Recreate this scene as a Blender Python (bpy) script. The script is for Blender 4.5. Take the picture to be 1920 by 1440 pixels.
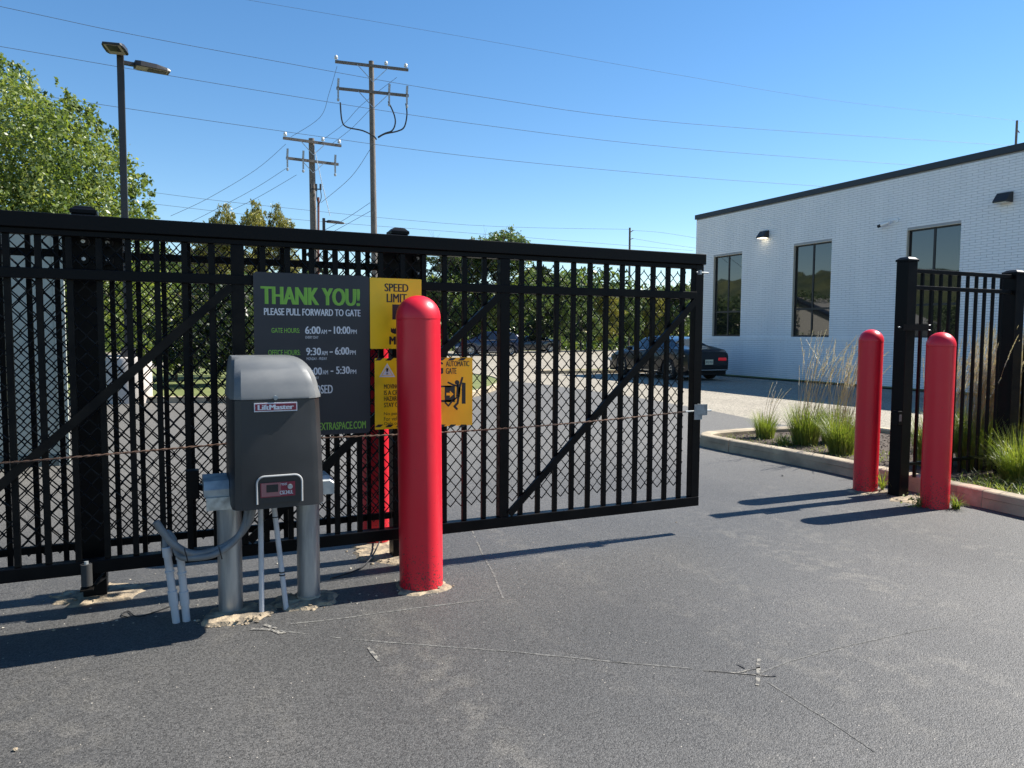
import bpy, math, random
import numpy as np
from mathutils import Vector, Matrix, noise
random.seed(7); np.random.seed(7)
PI = math.pi
scene = bpy.context.scene
for o in list(bpy.data.objects): bpy.data.objects.remove(o)
COL = scene.collection

# ------------------------------------------------------------------ camera
F, H = 1400.0, 1.45
hd = math.radians(65.2); pitch = math.atan((720-627)/F); roll = math.radians(.35)
fv = Vector((math.cos(hd)*math.cos(pitch), math.sin(hd)*math.cos(pitch), -math.sin(pitch)))
r0 = Vector((math.sin(hd), -math.cos(hd), 0)); u0 = r0.cross(fv)
RV = r0*math.cos(roll)+u0*math.sin(roll); UV = -r0*math.sin(roll)+u0*math.cos(roll)
cam_d = bpy.data.cameras.new('camera'); cam = bpy.data.objects.new('camera', cam_d); COL.objects.link(cam)
M = Matrix((( RV.x, UV.x, -fv.x, 0), (RV.y, UV.y, -fv.y, 0), (RV.z, UV.z, -fv.z, H), (0, 0, 0, 1)))
cam.matrix_world = M
cam_d.sensor_width = 36; cam_d.lens = F/1920*36; cam_d.clip_end = 3000; cam_d.clip_start = .05
scene.camera = cam

# ------------------------------------------------------------------ sky, sun, exposure
SUN_EL, SUN_AZ = math.radians(46.5), math.radians(-1.3)      # azimuth from +X
w = bpy.data.worlds.new('World'); scene.world = w; w.use_nodes = True
nt = w.node_tree; bg = nt.nodes['Background']
sky = nt.nodes.new('ShaderNodeTexSky'); sky.sky_type = 'NISHITA'; sky.sun_disc = False
sky.sun_elevation = SUN_EL; sky.sun_rotation = PI/2-SUN_AZ
sky.air_density = 1.0; sky.dust_density = 0; sky.ozone_density = 2.2; sky.altitude = 50
hs = nt.nodes.new('ShaderNodeHueSaturation'); hs.inputs['Saturation'].default_value = 1.24; hs.inputs['Value'].default_value = 1.24
nt.links.new(sky.outputs[0], hs.inputs['Color']); nt.links.new(hs.outputs[0], bg.inputs[0]); bg.inputs[1].default_value = .062
sd = bpy.data.lights.new('sun', 'SUN'); sd.energy = 5.0; sd.angle = math.radians(.53); sd.color = (1, .95, .87)
sun = bpy.data.objects.new('sun', sd); COL.objects.link(sun)
sdir = Vector((math.cos(SUN_EL)*math.cos(SUN_AZ), math.cos(SUN_EL)*math.sin(SUN_AZ), math.sin(SUN_EL)))
sun.rotation_euler = sdir.to_track_quat('Z', 'Y').to_euler(); sun.location = (20, 0, 30)
scene.view_settings.view_transform = 'Standard'; scene.view_settings.look = 'None'
scene.view_settings.exposure = 1.15; scene.view_settings.gamma = 1
scene.view_settings.use_curve_mapping = False
scene.render.resolution_x = 1024; scene.render.resolution_y = 768

# ------------------------------------------------------------------ helpers
def at(x, y, Y):                    # point seen at photo position x, y standing at world depth Y
    d = fv + RV*((x-960)/F) - UV*((y-720)/F)
    t = Y/d.y
    return Vector((0, 0, H)) + d*t
def onz(x, y, z=0.0):
    d = fv + RV*((x-960)/F) - UV*((y-720)/F)
    return Vector((0, 0, H)) + d*((z-H)/d.z)
def onx(x, y, X):
    d = fv + RV*((x-960)/F) - UV*((y-720)/F)
    return Vector((0, 0, H)) + d*(X/d.x)

def nn(nt, t, **k):
    n = nt.nodes.new(t)
    for a, v in k.items(): setattr(n, a, v)
    return n
def mat(name, col, rough=.5, metal=0, col2=None, nscale=3, ndetail=4, bump=0, bscale=40, spec=.5, coat=0, mixlo=.4, mixhi=.65,
        rvar=0, trans=0, stretch=None):
    m = bpy.data.materials.new(name); m.use_nodes = True; t = m.node_tree
    b = t.nodes['Principled BSDF']
    b.inputs['Roughness'].default_value = rough; b.inputs['Metallic'].default_value = metal
    b.inputs['Specular IOR Level'].default_value = spec; b.inputs['Coat Weight'].default_value = coat
    b.inputs['Base Color'].default_value = (*col, 1)
    tc = nn(t, 'ShaderNodeTexCoord'); src = tc.outputs['Object']
    if stretch:
        mp = nn(t, 'ShaderNodeMapping'); mp.inputs['Scale'].default_value = stretch
        t.links.new(src, mp.inputs[0]); src = mp.outputs[0]
    if col2:
        n = nn(t, 'ShaderNodeTexNoise'); n.inputs['Scale'].default_value = nscale; n.inputs['Detail'].default_value = ndetail
        t.links.new(src, n.inputs['Vector'])
        r = nn(t, 'ShaderNodeMapRange'); r.inputs[1].default_value = mixlo; r.inputs[2].default_value = mixhi
        t.links.new(n.outputs[0], r.inputs[0])
        x = nn(t, 'ShaderNodeMix', data_type='RGBA'); x.inputs[6].default_value = (*col, 1); x.inputs[7].default_value = (*col2, 1)
        t.links.new(r.outputs[0], x.inputs[0]); t.links.new(x.outputs[2], b.inputs['Base Color'])
        if rvar:
            r2 = nn(t, 'ShaderNodeMapRange'); r2.inputs[1].default_value = .3; r2.inputs[2].default_value = .7
            r2.inputs[3].default_value = rough-rvar; r2.inputs[4].default_value = rough+rvar
            t.links.new(n.outputs[0], r2.inputs[0]); t.links.new(r2.outputs[0], b.inputs['Roughness'])
    if bump:
        n = nn(t, 'ShaderNodeTexNoise'); n.inputs['Scale'].default_value = bscale; n.inputs['Detail'].default_value = 3
        t.links.new(src, n.inputs['Vector'])
        bp = nn(t, 'ShaderNodeBump'); bp.inputs['Strength'].default_value = bump; bp.inputs['Distance'].default_value = .01
        t.links.new(n.outputs[0], bp.inputs['Height']); t.links.new(bp.outputs[0], b.inputs['Normal'])
    return m

class MB:
    def __init__(s): s.v = []; s.f = []
    def add(s, vs, fs):
        o = len(s.v); s.v += [tuple(p) for p in vs]; s.f += [tuple(i+o for i in f) for f in fs]
    def box(s, x0, x1, y0, y1, z0, z1):
        s.add([(x0,y0,z0),(x1,y0,z0),(x1,y1,z0),(x0,y1,z0),(x0,y0,z1),(x1,y0,z1),(x1,y1,z1),(x0,y1,z1)],
              [(0,3,2,1),(4,5,6,7),(0,1,5,4),(1,2,6,5),(2,3,7,6),(3,0,4,7)]); return s
    def bbox(s, x0, x1, y0, y1, z0, z1, b=.004):      # box with chamfered edges
        m = bpy.data.meshes.new('t'); import bmesh
        bm = bmesh.new(); bmesh.ops.create_cube(bm, size=1)
        for v in bm.verts: v.co = Vector(((x0+x1)/2+v.co.x*(x1-x0), (y0+y1)/2+v.co.y*(y1-y0), (z0+z1)/2+v.co.z*(z1-z0)))
        bmesh.ops.bevel(bm, geom=list(bm.edges), offset=b, segments=2, affect='EDGES', profile=.5)
        bm.verts.index_update()
        s.add([v.co for v in bm.verts], [[v.index for v in f.verts] for f in bm.faces]); bm.free(); bpy.data.meshes.remove(m); return s
    def bar(s, a, b, w, d, up=(0, 1, 0)):            # rectangular bar, w across, d along up
        a, b = Vector(a), Vector(b); t = (b-a).normalized(); u = Vector(up); u = (u-t*u.dot(t)).normalized(); c = t.cross(u)
        vs = []
        for p in (a, b):
            for sx, sy in ((-1,-1),(1,-1),(1,1),(-1,1)): vs.append(p+c*(sx*w/2)+u*(sy*d/2))
        s.add(vs, [(0,3,2,1),(4,5,6,7),(0,1,5,4),(1,2,6,5),(2,3,7,6),(3,0,4,7)]); return s
    def tube(s, pts, r, n=8, cap=True):
        pts = [Vector(p) for p in pts]; rs = r if hasattr(r, '__len__') else [r]*len(pts)
        o = len(s.v); ref = None
        for i, p in enumerate(pts):
            t = (pts[min(i+1, len(pts)-1)]-pts[max(i-1, 0)])
            t = t.normalized() if t.length > 1e-9 else Vector((0,0,1))
            if ref is None: ref = Vector((0,0,1)) if abs(t.z) < .9 else Vector((1,0,0))
            a = (ref-t*ref.dot(t)).normalized(); b = t.cross(a); ref = a
            for k in range(n):
                q = 2*PI*k/n; s.v.append(tuple(p+(a*math.cos(q)+b*math.sin(q))*rs[i]))
        for i in range(len(pts)-1):
            for k in range(n):
                k2 = (k+1) % n; s.f.append((o+i*n+k, o+i*n+k2, o+(i+1)*n+k2, o+(i+1)*n+k))
        if cap:
            s.f.append(tuple(o+k for k in reversed(range(n)))); e = o+(len(pts)-1)*n; s.f.append(tuple(e+k for k in range(n)))
        return s
    def lathe(s, prof, c=(0,0,0), n=24):
        o = len(s.v); c = Vector(c)
        for r, z in prof:
            for k in range(n):
                q = 2*PI*k/n; s.v.append((c.x+r*math.cos(q), c.y+r*math.sin(q), c.z+z))
        m = len(prof)
        for i in range(m-1):
            for k in range(n):
                k2 = (k+1) % n; s.f.append((o+i*n+k, o+i*n+k2, o+(i+1)*n+k2, o+(i+1)*n+k))
        s.f.append(tuple(o+k for k in reversed(range(n)))); s.f.append(tuple(o+(m-1)*n+k for k in range(n))); return s
    def prism(s, poly, z0, z1):
        n = len(poly); s.add([(x,y,z0) for x,y in poly]+[(x,y,z1) for x,y in poly],
            [tuple(reversed(range(n))), tuple(range(n, 2*n))]+[(i,(i+1)%n,n+(i+1)%n,n+i) for i in range(n)]); return s
    def loft(s, rings, cap=True):
        o = len(s.v); n = len(rings[0])
        for r in rings: s.v += [tuple(p) for p in r]
        for i in range(len(rings)-1):
            for k in range(n):
                k2 = (k+1) % n; s.f.append((o+i*n+k, o+i*n+k2, o+(i+1)*n+k2, o+(i+1)*n+k))
        if cap: s.f.append(tuple(o+k for k in reversed(range(n)))); s.f.append(tuple(o+(len(rings)-1)*n+k for k in range(n)))
        return s
    def build(s, name, m, parent=None, smooth=False, angle=40):
        off = wl(parent) if parent else Vector((0,0,0))
        me = bpy.data.meshes.new(name)
        V = np.array(s.v, dtype=float)-np.array(off)
        me.from_pydata(V.tolist(), [], s.f); me.materials.append(m)
        if smooth:
            me.polygons.foreach_set('use_smooth', [True]*len(me.polygons))
            try: me.set_sharp_from_angle(angle=math.radians(angle))
            except Exception: pass
        me.update()
        o = bpy.data.objects.new(name, me); COL.objects.link(o)
        if parent: o.parent = parent
        return o
def wl(o):
    v = Vector((0,0,0))
    while o: v += o.location; o = o.parent
    return v
def tag(o, label=None, cat=None, group=None, kind=None):
    if label: o['label'] = label
    if cat: o['category'] = cat
    if group: o['group'] = group
    if kind: o['kind'] = kind
    return o
def thing(name, label, cat, loc=(0,0,0), group=None):
    o = bpy.data.objects.new(name, None); COL.objects.link(o); o.location = loc; o.empty_display_size = .1
    return tag(o, label, cat, group)
def kids(o): return CH.get(o, None) or [c for c in bpy.data.objects if c.parent == o]
CH = {}
def copy_tree(o, parent=None):
    c = o.copy(); COL.objects.link(c)
    if parent: c.parent = parent
    for ch in [k for k in bpy.data.objects if k.parent == o]: copy_tree(ch, c)
    return c
def inst(me, name, parent, loc, rot=None):
    o = bpy.data.objects.new(name, me); COL.objects.link(o); o.parent = parent; o.location = Vector(loc)-wl(parent)
    if rot: o.rotation_euler = rot
    return o

# flat lettering fitted to a box on a surface
def text(s, x0, x1, z0, z1, y, m, parent, name='lettering', bold=.0, depth=.0006, axes=None, shear=0):
    cu = bpy.data.curves.new(name, 'FONT'); cu.body = s; cu.resolution_u = 3; cu.fill_mode = 'FRONT'
    cu.shear = shear
    o = bpy.data.objects.new('tmp', cu); COL.objects.link(o)
    bpy.context.view_layer.update()
    me = bpy.data.meshes.new_from_object(o.evaluated_get(bpy.context.evaluated_depsgraph_get()))
    bpy.data.objects.remove(o); bpy.data.curves.remove(cu)
    n = len(me.vertices); co = np.empty(n*3); me.vertices.foreach_get('co', co); co = co.reshape(-1, 3)
    fs = [tuple(p.vertices) for p in me.polygons]; layer = np.zeros(n)
    if bold:                                        # heavier strokes: copies a hair apart in width and depth
        k = 3; co = np.concatenate([co+np.array([(i-1)*bold*1.7, 0, 0]) for i in range(k)]); layer = np.repeat(np.arange(k), n)
        fs = [tuple(v+i*n for v in f) for i in range(k) for f in fs]; n *= k
        bpy.data.meshes.remove(me); me = bpy.data.meshes.new(name); me.from_pydata(co.tolist(), [], fs)
    mn, mx = co.min(0), co.max(0); u = (co[:,0]-mn[0])/(mx[0]-mn[0]); v = (co[:,1]-mn[1])/(mx[1]-mn[1])
    if axes:       # axes: function (u,v)->3d
        P = np.array([axes(a, b) for a, b in zip(u, v)])
    else:
        P = np.stack([x0+u*(x1-x0), y-layer*.00012, z0+v*(z1-z0)], 1)
    P = P-np.array(wl(parent)); me.vertices.foreach_set('co', P.ravel()); me.update()
    me.materials.clear(); me.materials.append(m); me.name = name; me.polygons.foreach_set('use_smooth', [False]*len(me.polygons))
    o = bpy.data.objects.new(name, me); COL.objects.link(o); o.parent = parent
    return o

# ------------------------------------------------------------------ materials
def asphalt(name, base, light, dust_sheen, fine=150, rough=.62, wear=.5, far_sheen=False):
    m = bpy.data.materials.new(name); m.use_nodes = True; t = m.node_tree; b = t.nodes['Principled BSDF']; L = t.links.new
    tc = nn(t, 'ShaderNodeTexCoord'); o = tc.outputs['Object']
    v = nn(t, 'ShaderNodeTexVoronoi'); v.inputs['Scale'].default_value = fine; L(o, v.inputs['Vector'])
    v2 = nn(t, 'ShaderNodeTexVoronoi'); v2.inputs['Scale'].default_value = fine*.42; L(o, v2.inputs['Vector'])
    n1 = nn(t, 'ShaderNodeTexNoise'); n1.inputs['Scale'].default_value = .55; n1.inputs['Detail'].default_value = 6; L(o, n1.inputs['Vector'])
    n2 = nn(t, 'ShaderNodeTexNoise'); n2.inputs['Scale'].default_value = 9; n2.inputs['Detail'].default_value = 5; L(o, n2.inputs['Vector'])
    mp = nn(t, 'ShaderNodeMapping'); mp.inputs['Rotation'].default_value = (0, 0, .25); mp.inputs['Scale'].default_value = (1.6, .22, 1); L(o, mp.inputs[0])
    n3 = nn(t, 'ShaderNodeTexNoise'); n3.inputs['Scale'].default_value = 1.5; n3.inputs['Detail'].default_value = 7; L(mp.outputs[0], n3.inputs['Vector'])
    # stone speckle
    sp = nn(t, 'ShaderNodeSeparateColor'); L(v.outputs['Color'], sp.inputs[0])
    r = nn(t, 'ShaderNodeMapRange'); r.inputs[1].default_value = .0; r.inputs[2].default_value = 1; r.inputs[3].default_value = .42; r.inputs[4].default_value = 1.62
    L(sp.outputs[0], r.inputs[0])
    c1 = nn(t, 'ShaderNodeMix', data_type='RGBA'); c1.inputs[6].default_value = (*base, 1); c1.inputs[7].default_value = (*light, 1)
    rr = nn(t, 'ShaderNodeMapRange'); rr.inputs[1].default_value = .35; rr.inputs[2].default_value = .7; L(n1.outputs[0], rr.inputs[0]); L(rr.outputs[0], c1.inputs[0])
    c2 = nn(t, 'ShaderNodeMix', data_type='RGBA'); c2.inputs[7].default_value = (*dust_sheen, 1); L(c1.outputs[2], c2.inputs[6])
    mr = nn(t, 'ShaderNodeMapRange'); mr.inputs[1].default_value = .5; mr.inputs[2].default_value = .72; mr.inputs[4].default_value = wear; L(n3.outputs[0], mr.inputs[0])
    mm = nn(t, 'ShaderNodeMath', operation='MULTIPLY'); L(mr.outputs[0], mm.inputs[0])
    m4 = nn(t, 'ShaderNodeMapRange'); m4.inputs[1].default_value = .45; m4.inputs[2].default_value = .6; L(n2.outputs[0], m4.inputs[0]); L(m4.outputs[0], mm.inputs[1])
    if far_sheen:                       # grazing sheen put into the colour: paler with distance behind the gate
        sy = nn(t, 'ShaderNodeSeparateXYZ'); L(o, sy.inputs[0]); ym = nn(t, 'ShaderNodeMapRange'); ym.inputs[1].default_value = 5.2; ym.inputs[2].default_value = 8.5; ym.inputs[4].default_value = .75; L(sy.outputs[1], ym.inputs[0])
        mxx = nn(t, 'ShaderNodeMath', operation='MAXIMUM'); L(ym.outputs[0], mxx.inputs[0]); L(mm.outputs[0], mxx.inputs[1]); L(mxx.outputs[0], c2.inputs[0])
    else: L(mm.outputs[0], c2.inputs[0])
    sc = nn(t, 'ShaderNodeVectorMath', operation='SCALE'); L(c2.outputs[2], sc.inputs[0]); L(r.outputs[0], sc.inputs['Scale'])
    # rare pale stones
    gt = nn(t, 'ShaderNodeMath', operation='GREATER_THAN'); gt.inputs[1].default_value = .990
    s2 = nn(t, 'ShaderNodeSeparateColor'); L(v2.outputs['Color'], s2.inputs[0]); L(s2.outputs[1], gt.inputs[0])
    ds = nn(t, 'ShaderNodeMath', operation='LESS_THAN'); ds.inputs[1].default_value = .2; L(v2.outputs['Distance'], ds.inputs[0])
    g2 = nn(t, 'ShaderNodeMath', operation='MULTIPLY'); L(gt.outputs[0], g2.inputs[0]); L(ds.outputs[0], g2.inputs[1])
    c3 = nn(t, 'ShaderNodeMix', data_type='RGBA'); c3.inputs[7].default_value = (.42, .38, .32, 1); L(sc.outputs[0], c3.inputs[6]); L(g2.outputs[0], c3.inputs[0])
    L(c3.outputs[2], b.inputs['Base Color'])
    b.inputs['Roughness'].default_value = rough; b.inputs['Specular IOR Level'].default_value = .5
    ad = nn(t, 'ShaderNodeMath', operation='ADD'); L(v.outputs['Distance'], ad.inputs[0])
    mu = nn(t, 'ShaderNodeMath', operation='MULTIPLY'); mu.inputs[1].default_value = .55; L(v2.outputs['Distance'], mu.inputs[0]); L(mu.outputs[0], ad.inputs[1])
    bp = nn(t, 'ShaderNodeBump', invert=True); bp.inputs['Strength'].default_value = .6; bp.inputs['Distance'].default_value = .0032
    L(ad.outputs[0], bp.inputs['Height']); L(bp.outputs[0], b.inputs['Normal'])
    return m
M_ASPH = asphalt('fresh_asphalt', (.050,.0495,.048), (.076,.0735,.069), (.135,.126,.108), fine=185, far_sheen=True)
M_LOT = asphalt('aged_asphalt', (.225,.20,.155), (.275,.245,.19), (.31,.275,.22), fine=60, rough=.8, wear=.8)
M_BLACK = mat('black_powder_coat', (.0016,.0018,.0028), .42, bump=.05, bscale=200, spec=.13, col2=(.004,.004,.0045), nscale=6, rvar=.08)
M_BLACKDUST = mat('dusty_black_paint', (.003,.003,.0035), .5, spec=.13, col2=(.013,.011,.009), nscale=7, bump=.08, bscale=150)
M_WIRE = mat('black_vinyl_wire', (.004,.004,.005), .55, spec=.25)
M_RED = None
def redmat():
    m = mat('red_plastic_sleeve', (.66,.013,.030), .36, bump=.05, bscale=18, spec=.45, col2=(.52,.012,.03), nscale=3, rvar=.08)
    t = m.node_tree; b = t.nodes['Principled BSDF']; L = t.links.new
    tc = nn(t, 'ShaderNodeTexCoord'); n = nn(t, 'ShaderNodeTexNoise'); n.inputs['Scale'].default_value = 90; n.inputs['Detail'].default_value = 3
    L(tc.outputs['Object'], n.inputs['Vector'])
    sx = nn(t, 'ShaderNodeSeparateXYZ'); L(tc.outputs['Object'], sx.inputs[0])
    r = nn(t, 'ShaderNodeMapRange'); r.inputs[1].default_value = 0; r.inputs[2].default_value = .42; r.inputs[3].default_value = .53; r.inputs[4].default_value = .74
    L(sx.outputs[2], r.inputs[0])
    g = nn(t, 'ShaderNodeMath', operation='GREATER_THAN'); L(n.outputs[0], g.inputs[0]); L(r.outputs[0], g.inputs[1])
    x = nn(t, 'ShaderNodeMix', data_type='RGBA'); x.inputs[6].default_value = (.66,.013,.030,1); x.inputs[7].default_value = (.16,.03,.03,1)
    L(g.outputs[0], x.inputs[0]); L(x.outputs[2], b.inputs['Base Color']); return m
M_RED = redmat()
M_CONC = mat('weathered_concrete', (.36,.33,.27), .85, col2=(.24,.22,.18), nscale=5, ndetail=8, bump=.35, bscale=60)
M_CURB = mat('kerb_concrete', (.43,.355,.245), .85, col2=(.25,.21,.15), nscale=3.5, ndetail=9, bump=.35, bscale=70)
M_CURBRED = mat('faded_red_kerb_paint', (.33,.22,.16), .85, col2=(.40,.31,.23), nscale=9, ndetail=8, bump=.3, bscale=70)
M_RUB = mat('crumbled_mortar', (.36,.285,.19), .95, col2=(.13,.11,.085), nscale=16, ndetail=8, bump=.6, bscale=90)
M_GALV = mat('galvanised_steel', (.42,.44,.45), .42, metal=.75, col2=(.27,.28,.29), nscale=4, ndetail=8, rvar=.1, bump=.05, bscale=60, stretch=(6,6,.8))
M_GALVP = mat('galvanised_plate', (.45,.47,.46), .5, metal=.5, col2=(.26,.29,.31), nscale=12, ndetail=6)
M_PVC = mat('grey_pvc', (.47,.48,.50), .4, col2=(.34,.34,.34), nscale=7, ndetail=8, mixlo=.5, mixhi=.75)
M_FLEX = mat('grey_liquid_tight_conduit', (.17,.18,.185), .5, col2=(.13,.13,.13), nscale=8)
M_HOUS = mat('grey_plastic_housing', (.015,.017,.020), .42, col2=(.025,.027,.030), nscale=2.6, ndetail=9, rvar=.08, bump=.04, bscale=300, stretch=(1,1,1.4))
M_WHITEP = mat('white_ink', (.62,.63,.66), .5)
M_GREENP = mat('green_ink', (.19,.42,.045), .5)
M_SIGN = mat('slate_sign_face', (.016,.020,.033), .3, col2=(.020,.024,.037), nscale=2, spec=.35)
M_YEL = mat('yellow_sign_face', (.88,.54,.004), .4, col2=(.80,.49,.008), nscale=5)
M_INK = mat('black_ink', (.010,.010,.012), .45)
M_MAROON = mat('maroon_badge', (.20,.012,.035), .35)
M_RUST = mat('rusty_chain', (.13,.075,.05), .8, col2=(.06,.04,.032), nscale=60, metal=.3)
M_BRICK = mat('white_painted_brick', (.86,.865,.87), .6, col2=(.80,.81,.82), nscale=1.6, ndetail=9, bump=.1, bscale=60, stretch=(1,1,.3))
M_MORTAR = mat('painted_mortar', (.36,.37,.39), .8)
M_COPING = mat('black_metal_coping', (.012,.013,.018), .35)
M_FRAME = mat('dark_bronze_frame', (.016,.015,.016), .4)
M_GLASS = mat('dark_reflective_glass', (.010,.011,.012), .015, spec=1.0, coat=.6, bump=.006, bscale=1.5)
M_TAN = mat('pale_window_sealant', (.52,.47,.38), .7)
M_WOOD = mat('grey_utility_pole_wood', (.17,.15,.135), .85, col2=(.085,.073,.065), nscale=9, ndetail=8, bump=.4, bscale=30, stretch=(6,6,.5))
M_INSUL = mat('white_porcelain', (.6,.62,.64), .25)
M_INSULG = mat('grey_porcelain', (.30,.32,.34), .3)
M_CABLE = mat('black_cable', (.012,.012,.013), .5)
M_LINE = mat('aluminium_power_line', (.07,.08,.10), .6)
M_LAMPB = mat('dark_bronze_luminaire', (.020,.019,.020), .45, spec=.5)
M_LAMPL = mat('luminaire_underside', (.33,.30,.26), .5)
M_CONT = mat('pale_grey_green_steel', (.40,.42,.36), .7, spec=.25, col2=(.34,.37,.32), nscale=.8, ndetail=5)
M_LID = mat('pale_plastic_lid', (.105,.113,.118), .45, col2=(.155,.16,.16), nscale=3.2, ndetail=10, rvar=.1, stretch=(1,1.5,1.5))  # lid is a paler grey than the housing
def leafmat(name, a, b, c=None, sc=1.2, tr=.35):
    m = bpy.data.materials.new(name); m.use_nodes = True; t = m.node_tree; L = t.links.new
    p = t.nodes['Principled BSDF']; out = t.nodes['Material Output']
    g = nn(t, 'ShaderNodeNewGeometry')
    n = nn(t, 'ShaderNodeTexNoise'); n.inputs['Scale'].default_value = sc; n.inputs['Detail'].default_value = 3
    tc = nn(t, 'ShaderNodeTexCoord'); L(tc.outputs['Object'], n.inputs['Vector'])
    ad = nn(t, 'ShaderNodeMath', operation='MULTIPLY_ADD'); L(g.outputs['Random Per Island'], ad.inputs[0]); ad.inputs[1].default_value = .55
    sb = nn(t, 'ShaderNodeMath', operation='SUBTRACT'); L(n.outputs[0], sb.inputs[0]); sb.inputs[1].default_value = .28; L(sb.outputs[0], ad.inputs[2])
    cr = nn(t, 'ShaderNodeValToRGB'); L(ad.outputs[0], cr.inputs[0])
    cr.color_ramp.elements[0].color = (*a, 1); cr.color_ramp.elements[1].color = (*(c or b), 1); cr.color_ramp.elements[1].position = .95
    e = cr.color_ramp.elements.new(.55); e.color = (*b, 1)
    L(cr.outputs[0], p.inputs['Base Color']); p.inputs['Roughness'].default_value = .42; p.inputs['Specular IOR Level'].default_value = .5
    ts = nn(t, 'ShaderNodeBsdfTranslucent'); sc2 = nn(t, 'ShaderNodeMix', data_type='RGBA'); sc2.blend_type = 'MULTIPLY'; sc2.inputs[0].default_value = 1
    L(cr.outputs[0], sc2.inputs[6]); sc2.inputs[7].default_value = (1.5, 1.5, .6, 1); L(sc2.outputs[2], ts.inputs[0])
    mx = nn(t, 'ShaderNodeMixShader'); mx.inputs[0].default_value = tr; L(p.outputs[0], mx.inputs[1]); L(ts.outputs[0], mx.inputs[2]); L(mx.outputs[0], out.inputs[0])
    return m
M_LEAFA = leafmat('bright_pear_leaves', (.06,.105,.03), (.155,.205,.06), (.34,.36,.14), sc=.9, tr=.4)
M_LEAFB = leafmat('woodland_leaves', (.035,.066,.026), (.085,.13,.046), (.19,.21,.08), sc=.35)
M_LEAFY = leafmat('yellowing_leaves', (.09,.105,.03), (.21,.20,.055), (.34,.30,.09), sc=.3)
M_LEAFD = leafmat('dark_shrub_leaves', (.012,.024,.010), (.028,.045,.017), (.06,.08,.03), sc=1)
M_BARK = mat('bark', (.10,.085,.07), .9, col2=(.05,.042,.035), nscale=8, bump=.5, bscale=20)
M_GRASS = mat('lawn', (.10,.125,.030), .9, col2=(.15,.165,.050), nscale=2.2, ndetail=8, bump=.8, bscale=45)
M_BLADE = leafmat('green_grass_blades', (.07,.12,.02), (.17,.22,.045), (.34,.33,.12), sc=2, tr=.4)
M_SEED = leafmat('pale_seed_heads', (.46,.38,.30), (.66,.58,.48), (.80,.73,.63), sc=3, tr=.12)
M_STALK = leafmat('straw_stalks', (.24,.18,.09), (.38,.29,.15), (.45,.36,.2), sc=3, tr=.3)
M_MULCH = mat('dark_mulch', (.045,.032,.024), .95, col2=(.10,.075,.055), nscale=30, ndetail=6, bump=1, bscale=60)
M_HILL = mat('wooded_hill', (.030,.045,.018), .95, col2=(.075,.085,.030), nscale=.12, ndetail=10, bump=1, bscale=1)

# ------------------------------------------------------------------ ground
def sheet(name, poly, z, m, kind='structure'):
    b = MB(); b.add([(x, y, z) for x, y in poly], [tuple(range(len(poly)))]); return tag(b.build(name, m), kind=kind)
def smooth_poly(p, k=3, closed=True):
    for _ in range(k):
        q = []
        n = len(p)
        for i in range(n if closed else n-1):
            a, b = p[i], p[(i+1) % n]
            q += [(a[0]*.75+b[0]*.25, a[1]*.75+b[1]*.25), (a[0]*.25+b[0]*.75, a[1]*.25+b[1]*.75)]
        if not closed: q = [p[0]]+q+[p[-1]]
        p = q
    return p
sheet('terrain', [(-900,-300),(1200,-300),(1200,1500),(-900,1500)], -.02, M_GRASS)
sheet('parking_lot', [(-90,-60),(120,-60),(120,66),(70,66),(30,60),(-90,60)], -.008, M_LOT)
drive = smooth_poly([(-60,-50),(8.8,-50),(8.9,5),(9.04,8.9),(9.65,12),(10.0,15.4),(9.95,21.2),(8,25),(-60,25)], 2)
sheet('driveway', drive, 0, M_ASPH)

def kerb(name, line, w, h, m, label=None, cat=None, closed=False, seg=2.4):
    """concrete kerb along a line; line is the road-side edge; body lies to the left of travel"""
    P = [Vector((x, y, 0)) for x, y in line]; n = len(P); rings = []
    for i, p in enumerate(P):
        t = (P[(i+1) % n]-P[i-1]) if closed else (P[min(i+1, n-1)]-P[max(i-1, 0)])
        t.normalize(); l = Vector((-t.y, t.x, 0))
        jit = .004*math.sin(i*1.7)
        prof = [(0,0),(.008,h-.012),(.018,h-.003),(.030,h),(w-.02,h),(w,h-.02),(w,-.05),(0,-.05)]
        rings.append([p+l*(a+jit)+Vector((0,0,z)) for a, z in prof])
    b = MB(); b.loft(rings, cap=not closed)
    if closed:
        o = 0; N = len(prof); k0 = (len(rings)-1)*N
        for k in range(N): b.f.append((k0+k, k0+(k+1) % N, (k+1) % N, k))
    return b

# lawn island across the driveway
lawn = smooth_poly([(-40,17.9),(-1.6,17.5),(.9,16.5),(5.1,14.5),(7.7,17.5),(9.3,20.6),(9.7,23.5),(8,28),(4,31),(-40,33)], 3)
b = MB(); b.add([(x,y,.10) for x,y in lawn], [tuple(range(len(lawn)))]); tag(b.build('lawn', M_GRASS), kind='structure')
tag(kerb('k', lawn, .15, .13, M_CURB, closed=True).build('kerb', M_CURB, smooth=True), kind='structure')
strip = smooth_poly([(12.5,24.2),(30,24.0),(30,25.6),(12.6,25.8)], 2)
b = MB(); b.add([(x,y,.09) for x,y in strip], [tuple(range(len(strip)))]); tag(b.build('grass_strip', M_GRASS), kind='structure')
tag(kerb('k', strip, .14, .12, M_CURB, closed=True).build('kerb', M_CURB, smooth=True), kind='structure')
# verge by the woods
sheet('verge', [(-90,60),(30,60),(70,66),(120,66),(120,75),(-90,75)], .012, M_GRASS)
sheet('wall_foot_strip', [(18.2,-20),(18.74,-20),(18.74,24),(18.2,24)], .03, M_LEAFD if False else M_GRASS)

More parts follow.
